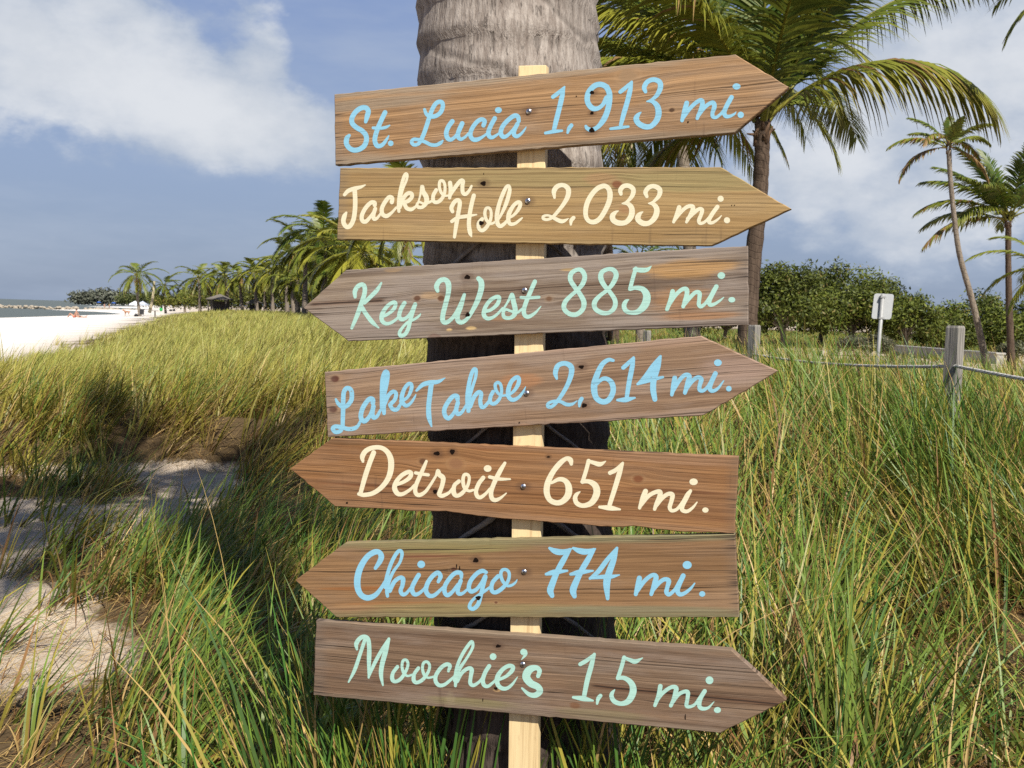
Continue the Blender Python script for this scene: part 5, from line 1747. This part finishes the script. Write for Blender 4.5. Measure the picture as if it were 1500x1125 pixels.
e2 = ((cor[0] - cor[3]) + (cor[1] - cor[2])) / 2
bm_v = []
for sx, sy in ((1, 1), (-1, 1), (-1, -1), (1, -1)):
    for k in range(6):
        a = {(1, 1): 0, (-1, 1): 90, (-1, -1): 180, (1, -1): 270}[(sx, sy)] + k * 18
        r_ = 0.035
        bm_v.append(c0 - pb + e1 * (sx * (0.5 - r_ / e1.length)) + e2 * (sy * (0.5 - r_ / e2.length))
                    + e1.normalized() * r_ * math.cos(R(a)) + e2.normalized() * r_ * math.sin(R(a)))
nb_ = len(bm_v)
vs = [p + Vector((0, yo, 0)) for p in bm_v] + [p + Vector((0, yo + 0.004, 0)) for p in bm_v]
fs = [tuple(range(nb_)), tuple(range(2 * nb_ - 1, nb_ - 1, -1))] + [(i, i + nb_, (i + 1) % nb_ + nb_, (i + 1) % nb_) for i in range(nb_)]
make('sign_panel', vs, fs, alu, o)
for t in (0.04, 0.34):
    q = (pt - pb) + pdn * t
    MB().box((q.x, q.y, q.z), (0.075, 0.062, 0.022)).build('bracket', galv, o)

# low concrete wall beyond the lane
conc = simple('pale_concrete', (0.46, 0.44, 0.40), 0.9, 0.2, 2.0, 0, 0.2)
wl, wr = at(1296, 505, 44), at(1466, 516, 35)
o = thing('low_wall', 'low pale concrete wall along the lane under the trees', 'wall', (wl.x, wl.y, gz(wl.x, wl.y) - 0.1))
dw = Vector((wr.x - wl.x, wr.y - wl.y, 0))
rz_ = Matrix.Rotation(math.atan2(dw.y, dw.x), 3, 'Z')
mid_ = dw / 2
hgt = (wl.z + wr.z) / 2 - o.location.z
MB().box((mid_.x, mid_.y, hgt / 2 - 0.03), (dw.length, 0.28, hgt - 0.06), rz_).build('wall_body', conc, o)
MB().box((mid_.x, mid_.y, hgt - 0.028), (dw.length + 0.06, 0.36, 0.06), rz_).build('coping', conc, o)

# ------------------------------------------------------------------ beach furniture, huts, building
thatch = simple('grey_thatch', (0.17, 0.15, 0.125), 0.95, 0.4, 6, 0, 0.6)
darkwood = simple('dark_timber', (0.10, 0.085, 0.07), 0.9, 0.3, 8)
for pxl, apex, eave, half, base, Y, lab in ((322, 430.5, 438, 16, 448, 98, 'larger grey roofed beach hut at the left of the grove'),
                                            (372, 437.5, 443.5, 10, 448, 96, 'smaller grey roofed beach hut, roof just above the dune grass')):
    g = at(pxl, base, Y)
    zb = gz(g.x, Y) - 0.1
    o = thing('beach_hut', lab, 'hut', (g.x, g.y, zb), 0, 'grey beach huts')
    hw = half / FPX * Y
    ze, za_ = at(pxl, eave, Y).z - zb, at(pxl, apex, Y).z - zb
    mb = MB()
    ro = []
    for s, z in ((1.0, ze), (0.96, ze - 0.10)):
        ro += [(-hw * s, -hw * s, z), (hw * s, -hw * s, z), (hw * s, hw * s, z), (-hw * s, hw * s, z)]
    ro.append((0, 0, za_))
    mb.add(ro, [(0, 1, 8), (1, 2, 8), (2, 3, 8), (3, 0, 8), (1, 0, 4, 5), (2, 1, 5, 6), (3, 2, 6, 7), (0, 3, 7, 4), (7, 6, 5, 4)])
    mb.build('roof', thatch, o)
    for sx in (-1, 1):
        for sy in (-1, 1):
            MB().tube([(sx * hw * 0.8, sy * hw * 0.8, 0), (sx * hw * 0.8, sy * hw * 0.8, ze - 0.06)], 0.06, 8).build('post', darkwood, o, True)
    MB().box((0, hw * 0.5, ze * 0.42), (hw * 1.5, 0.06, ze * 0.84)).build('back_wall', darkwood, o)

pink = simple('pink_stucco', (0.62, 0.40, 0.32), 0.9, 0.1, 3)
white_m = simple('white_paint', (0.80, 0.79, 0.76), 0.6, 0.06, 4)
glass_m = simple('dark_glass', (0.04, 0.05, 0.06), 0.1, 0.2, 2)
g = at(497, 448, 90)
o = thing('building', 'pink walled building with a white roof edge seen between the tallest palms', 'building', (g.x, g.y, gz(g.x, 90) - 0.1))
zt = at(480, 400, 90).z - o.location.z
wb = 34 / FPX * 90
MB().box((0, 2.0, zt / 2 - 0.12), (wb, 4.0, zt - 0.24)).build('wall', pink, o)
MB().box((0, 2.0, zt - 0.11), (wb + 0.3, 4.3, 0.22)).build('roof', white_m, o)
for wx_ in (-0.85, 0.1):
    for wz_ in (0.33, 0.72):
        w_ = MB().box((wx_, -0.02, zt * wz_), (0.42, 0.04, 0.6)).build('window', white_m, o)
        MB().box((wx_, -0.045, zt * wz_), (0.32, 0.012, 0.5)).build('pane', glass_m, w_)


def umbrella(label, px, top, base_px, Y, wpx, mat, group=None):
    g = at(px, base_px, Y)
    zb = gz(g.x, Y)
    o = thing('beach_umbrella', label, 'umbrella', (g.x, g.y, zb), 0, group)
    zt = max(at(px, top, Y).z - zb, 1.2)
    r_ = wpx / 2 / FPX * Y
    n_ = 8
    vs = [(0, 0, zt)] + [(r_ * 0.6 * math.cos(k * math.pi / 4), r_ * 0.6 * math.sin(k * math.pi / 4), zt - r_ * 0.17) for k in range(8)] \
        + [(r_ * math.cos(k * math.pi / 4), r_ * math.sin(k * math.pi / 4), zt - r_ * 0.48) for k in range(8)]
    fs = [(0, 1 + k, 1 + (k + 1) % 8) for k in range(8)] + [(1 + k, 9 + k, 9 + (k + 1) % 8, 1 + (k + 1) % 8) for k in range(8)]
    c = make('canopy', vs, fs, mat, o)
    so = c.modifiers.new('cloth', 'SOLIDIFY')
    so.thickness = 0.02
    MB().tube([(0, 0, -0.2), (0, 0, zt + 0.08)], 0.03, 6).build('pole', white_m, o)
    return o


blue_c = simple('blue_canvas', (0.03, 0.11, 0.42), 0.8, 0.15, 3)
white_c = simple('white_canvas', (0.82, 0.82, 0.84), 0.8, 0.04, 3)
umbrella('left of the two blue beach umbrellas far along the sand', 145, 441.5, 448, 300, 7, blue_c)
umbrella('right of the two blue beach umbrellas, beside green bushes', 166.5, 442.5, 449, 285, 7, blue_c)
umbrella('white beach umbrella right of the lone palm', 248, 443, 455, 200, 10, white_c)


def canopy(label, px, top, base_px, Y, wpx, mat):
    g = at(px, base_px, Y)
    zb = gz(g.x, Y)
    o = thing('canopy_tent', label, 'tent', (g.x, g.y, zb))
    w_ = wpx / 2 / FPX * Y
    zt = max(2.6, at(px, top, Y).z - zb)
    vs = [(0, 0, zt)] + [(sx * w_, sy * w_, zt - 0.9) for sx, sy in ((-1, -1), (1, -1), (1, 1), (-1, 1))] + [(sx * w_, sy * w_, zt - 1.2) for sx, sy in ((-1, -1), (1, -1), (1, 1), (-1, 1))]
    make('canopy', vs, [(0, 1, 2), (0, 2, 3), (0, 3, 4), (0, 4, 1), (1, 5, 6, 2), (2, 6, 7, 3), (3, 7, 8, 4), (4, 8, 5, 1)], mat, o)
    for sx, sy in ((-1, -1), (1, -1), (1, 1), (-1, 1)):
        MB().tube([(sx * w_ * 0.97, sy * w_ * 0.97, -0.1), (sx * w_ * 0.97, sy * w_ * 0.97, zt - 0.95)], 0.03, 6).build('leg', white_m, o)


canopy('white peaked canopy tent just left of the lone palm trunk', 198, 440.5, 449, 255, 13, white_c)
canopy('pale blue grey canopy tent just right of the lone palm trunk', 209, 441, 449, 262, 13, simple('pale_blue_canvas', (0.55, 0.6, 0.68), 0.8, 0.05, 3))

# things lying round the lone palm
black_c = simple('black_cloth', (0.018, 0.018, 0.02), 0.85, 0.3, 20)
g = at(199.5, 462, 113)
o = tag(MB().ball((0, 0, 0.14), 0.26, 0.16, 0.19, 10, 7, jit=0.06).tube([(-0.12, 0, 0.30), (-0.06, 0, 0.40), (0.06, 0, 0.40), (0.12, 0, 0.30)], 0.015, 5).build('duffel_bag', black_c, None, True),
        'black bag on the sand at the foot of the lone palm', 'bag')
o.location = (g.x, g.y, gz(g.x, g.y))
g = at(207.5, 462, 113)
o = thing('beach_chair', 'dark folding chair leaning by the lone palm trunk', 'chair', (g.x, g.y, gz(g.x, g.y)), 0.3)
MB().box((0, 0, 0.25), (0.5, 0.5, 0.03)).build('seat', black_c, o)
MB().box((0, 0.3, 0.58), (0.5, 0.03, 0.62), Matrix.Rotation(-0.3, 3, 'X')).build('backrest', black_c, o)
for sx in (-0.23, 0.23):
    MB().tube([(sx, -0.24, 0), (sx, 0.22, 0.42)], 0.016, 6).build('leg', galv, o)
    MB().tube([(sx, 0.26, 0), (sx, -0.22, 0.40)], 0.016, 6).build('leg', galv, o)
g = at(236, 455, 190)
o = tag(MB().ball((0, 0, 0.34), 0.34, 0.24, 0.40, 10, 7, jit=0.05).tube([(-0.12, 0, 0.7), (0, 0, 0.86), (0.12, 0, 0.7)], 0.02, 5).build('beach_bag', simple('green_cloth', (0.03, 0.42, 0.10), 0.8, 0.15, 6), None, True),
        'bright green beach bag left of the white umbrella', 'bag')
o.location = (g.x, g.y, gz(g.x, g.y))
g = at(252, 455.3, 195)
o = tag(MB().ball((-0.25, 0, 0.16), 0.36, 0.25, 0.2, 9, 6, jit=0.08).ball((0.4, 0, 0.2), 0.28, 0.24, 0.26, 9, 6, jit=0.08).build('beach_gear', black_c, None, True),
        'dark heap of beach gear under the white umbrella', 'beach gear')
o.location = (g.x, g.y, gz(g.x, g.y))
g = at(227, 467, 97)
o = thing('marker_post', 'short dark T topped post at the edge of the dune grass', 'post', (g.x, g.y, gz(g.x, g.y) - 0.1))
ht = at(227, 455.5, 97).z - o.location.z
MB().box((0, 0, ht / 2), (0.10, 0.10, ht)).build('upright', darkwood, o)
MB().box((-0.05, 0, ht + 0.025), (0.72, 0.14, 0.06)).build('crosspiece', grey_wood, o)

# rocks running out into the sea
rock_m = simple('pale_rock', (0.42, 0.36, 0.28), 0.9, 0.45, 0.8, 0, 0.5)
mb = MB()
rr_ = random.Random(4)
for i in range(330):
    t = rr_.random()
    x = -150 + t * 72
    y = 205 + rr_.uniform(-1.3, 1.3)
    s = rr_.uniform(0.22, 0.48)
    mb.ball((x, y, SEA_Z + rr_.uniform(0.0, 0.5)), s * rr_.uniform(.8, 1.4), s, s * rr_.uniform(.5, .9), 7, 5, jit=0.2)
tag(mb.build('rock_jetty', rock_m), 'low line of pale rocks running out into the sea', 'jetty', kind='stuff')

# ------------------------------------------------------------------ people and a dog far down the beach
skin_m = simple('tanned_skin', (0.52, 0.27, 0.18), 0.6, 0.1, 6)


def figure(name, verts, edges, radii, mat, parent):
    me = bpy.data.meshes.new(name)
    me.from_pydata(verts, edges, [])
    me.materials.append(mat)
    o = bpy.data.objects.new(name, me)
    C.objects.link(o)
    o.parent = parent
    md = o.modifiers.new('skin', 'SKIN')
    o.modifiers.new('smooth', 'SUBSURF').levels = 1
    o.modifiers['smooth'].render_levels = 2
    for i, r_ in enumerate(radii):
        me.skin_vertices[0].data[i].radius = (r_, r_)
        me.skin_vertices[0].data[i].use_root = (i == 0)
    md.use_smooth_shade = True
    return o


BONES = [(0, 1), (1, 2), (2, 3), (3, 4), (2, 5), (5, 6), (6, 7), (2, 8), (8, 9), (9, 10), (0, 11), (11, 12), (12, 13), (13, 14), (0, 15), (15, 16), (16, 17), (17, 18)]
RAD = [0.13, 0.12, 0.13, 0.055, 0.085, 0.055, 0.04, 0.03, 0.055, 0.04, 0.03, 0.09, 0.06, 0.04, 0.035, 0.09, 0.06, 0.04, 0.035]
# pelvis, waist, chest, neck, head, L shoulder..hand, R shoulder..hand, L hip knee ankle toe, R ...
STAND = [(0, 0, .95), (0, 0, 1.15), (0, 0, 1.38), (0, 0, 1.52), (0, -.02, 1.66), (-.19, 0, 1.42), (-.24, 0.02, 1.14), (-.25, -.08, .88),
         (.19, 0, 1.42), (.24, .02, 1.14), (.25, -.08, .88), (-.10, 0, .90), (-.11, -.02, .50), (-.12, .03, .08), (-.12, -.12, .04),
         (.10, 0, .90), (.12, .05, .50), (.14, .12, .08), (.14, -.02, .04)]
SIT = [(0.15, 0, .12), (0.22, 0, .33), (0.30, 0, .56), (0.32, 0, .70), (0.30, 0, .84), (.32, -.18, .58), (.46, -.22, .32), (.52, -.2, .05),
       (.32, .18, .58), (.46, .22, .32), (.52, .2, .05), (0.08, -.1, .12), (-.28, -.12, .48), (-.50, -.12, .08), (-.62, -.12, .05),
       (0.08, .1, .12), (-.34, .12, .44), (-.58, .12, .08), (-.70, .12, .05)]
LIE = [(0, 0, .14), (-.2, 0, .15), (-.42, 0, .22), (-.53, 0, .33), (-.60, 0, .43), (-.42, -.18, .22), (-.52, -.22, .05), (-.72, -.16, .04),
       (-.42, .18, .22), (-.52, .22, .05), (-.72, .16, .04), (.12, -.1, .13), (.5, -.12, .08), (.9, -.12, .07), (1.0, -.12, .04),
       (.12, .1, .13), (.5, .12, .08), (.82, .12, .2), (.86, .12, .34)]


def person(label, px, basepx, Y, pose, wear, hair, rz=0.0, sc=1.0, dress=None):
    g = at(px, basepx, Y)
    o = thing('person', label, 'person', (g.x, g.y, gz(g.x, g.y)), rz, None)
    o.scale = (sc, sc, sc)
    P = pose
    figure('body', P, BONES, RAD, skin_m, o)
    hd = Vector(P[4])
    MB().ball(tuple(hd + Vector((0.015, 0.02, 0.035))), 0.10, 0.105, 0.10, 10, 7).build('hair', hair, o, True)
    # swimwear over the hips and, where asked, the chest
    vs = [P[0], tuple(Vector(P[0]).lerp(Vector(P[1]), 0.4)), tuple(Vector(P[11]).lerp(Vector(P[12]), 0.25)), tuple(Vector(P[15]).lerp(Vector(P[16]), 0.25)), P[11], P[15]]
    figure('swimwear', vs, [(0, 1), (0, 4), (4, 2), (0, 5), (5, 3)], [0.142, 0.135, 0.095, 0.095, 0.105, 0.105], wear, o)
    if dress:
        figure('top', [P[2], P[1], tuple(Vector(P[2]).lerp(Vector(P[3]), 0.4))], [(0, 1), (0, 2)], [0.145, 0.135, 0.10], dress, o)
    return o


dark_hair = simple('dark_hair', (0.05, 0.03, 0.02), 0.7, 0.3, 20)
red_c = simple('coral_cloth', (0.55, 0.13, 0.08), 0.8, 0.2, 6)
person('sunbather sitting up on the sand with knees bent, leaning back on both hands', 107.5, 465.6, 100, SIT, red_c, dark_hair, 0.0, 1.0)
person('sunbather lying on the sand to the right of the sitting one', 116.5, 465.4, 101.5, LIE, black_c, dark_hair, 0.1, 0.85)
person('tiny person in a pink top standing on the sand right of the lone palm', 221.5, 453.5, 200, STAND, white_c, dark_hair, 0.4, 1.0, simple('pink_cloth', (0.7, 0.35, 0.33), 0.8, 0.1, 6))
person('tiny person in a yellow top between the two blue umbrellas', 160, 447.8, 300, STAND, blue_c, dark_hair, -0.6, 1.0, simple('yellow_cloth', (0.75, 0.62, 0.08), 0.8, 0.1, 6))
person('tiny person in red shorts left of the yellow topped one', 153, 448, 298, STAND, red_c, dark_hair, 0.9, 1.0)

tan_fur = simple('tan_fur', (0.40, 0.20, 0.11), 0.8, 0.3, 12)
g = at(186, 461, 128)
o = thing('dog', 'tan dog standing side on on the white sand', 'dog', (g.x, g.y, gz(g.x, g.y)))
dv_ = [(0, 0, .50), (-.22, 0, .53), (.25, 0, .52), (-.38, 0, .64), (-.50, 0, .72), (-.62, 0, .68), (-.24, -.07, .40), (-.25, -.07, .22), (-.26, -.07, .03),
       (-.20, .07, .40), (-.18, .07, .22), (-.20, .07, .03), (.27, -.07, .40), (.22, -.07, .26), (.31, -.07, .17), (.28, -.07, .03),
       (.24, .07, .40), (.17, .07, .26), (.26, .07, .17), (.22, .07, .03), (.40, 0, .56), (.52, 0, .50), (-.50, -.05, .80), (-.50, .05, .80)]
de_ = [(0, 1), (0, 2), (1, 3), (3, 4), (4, 5), (1, 6), (6, 7), (7, 8), (1, 9), (9, 10), (10, 11), (2, 12), (12, 13), (13, 14), (14, 15), (2, 16), (16, 17), (17, 18), (18, 19), (2, 20), (20, 21), (4, 22), (4, 23)]
dr_ = [.125, .145, .115, .08, .085, .04, .06, .035, .03, .06, .035, .03, .075, .045, .03, .028, .075, .045, .03, .028, .03, .015, .025, .025]
figure('body', dv_, de_, dr_, tan_fur, o)
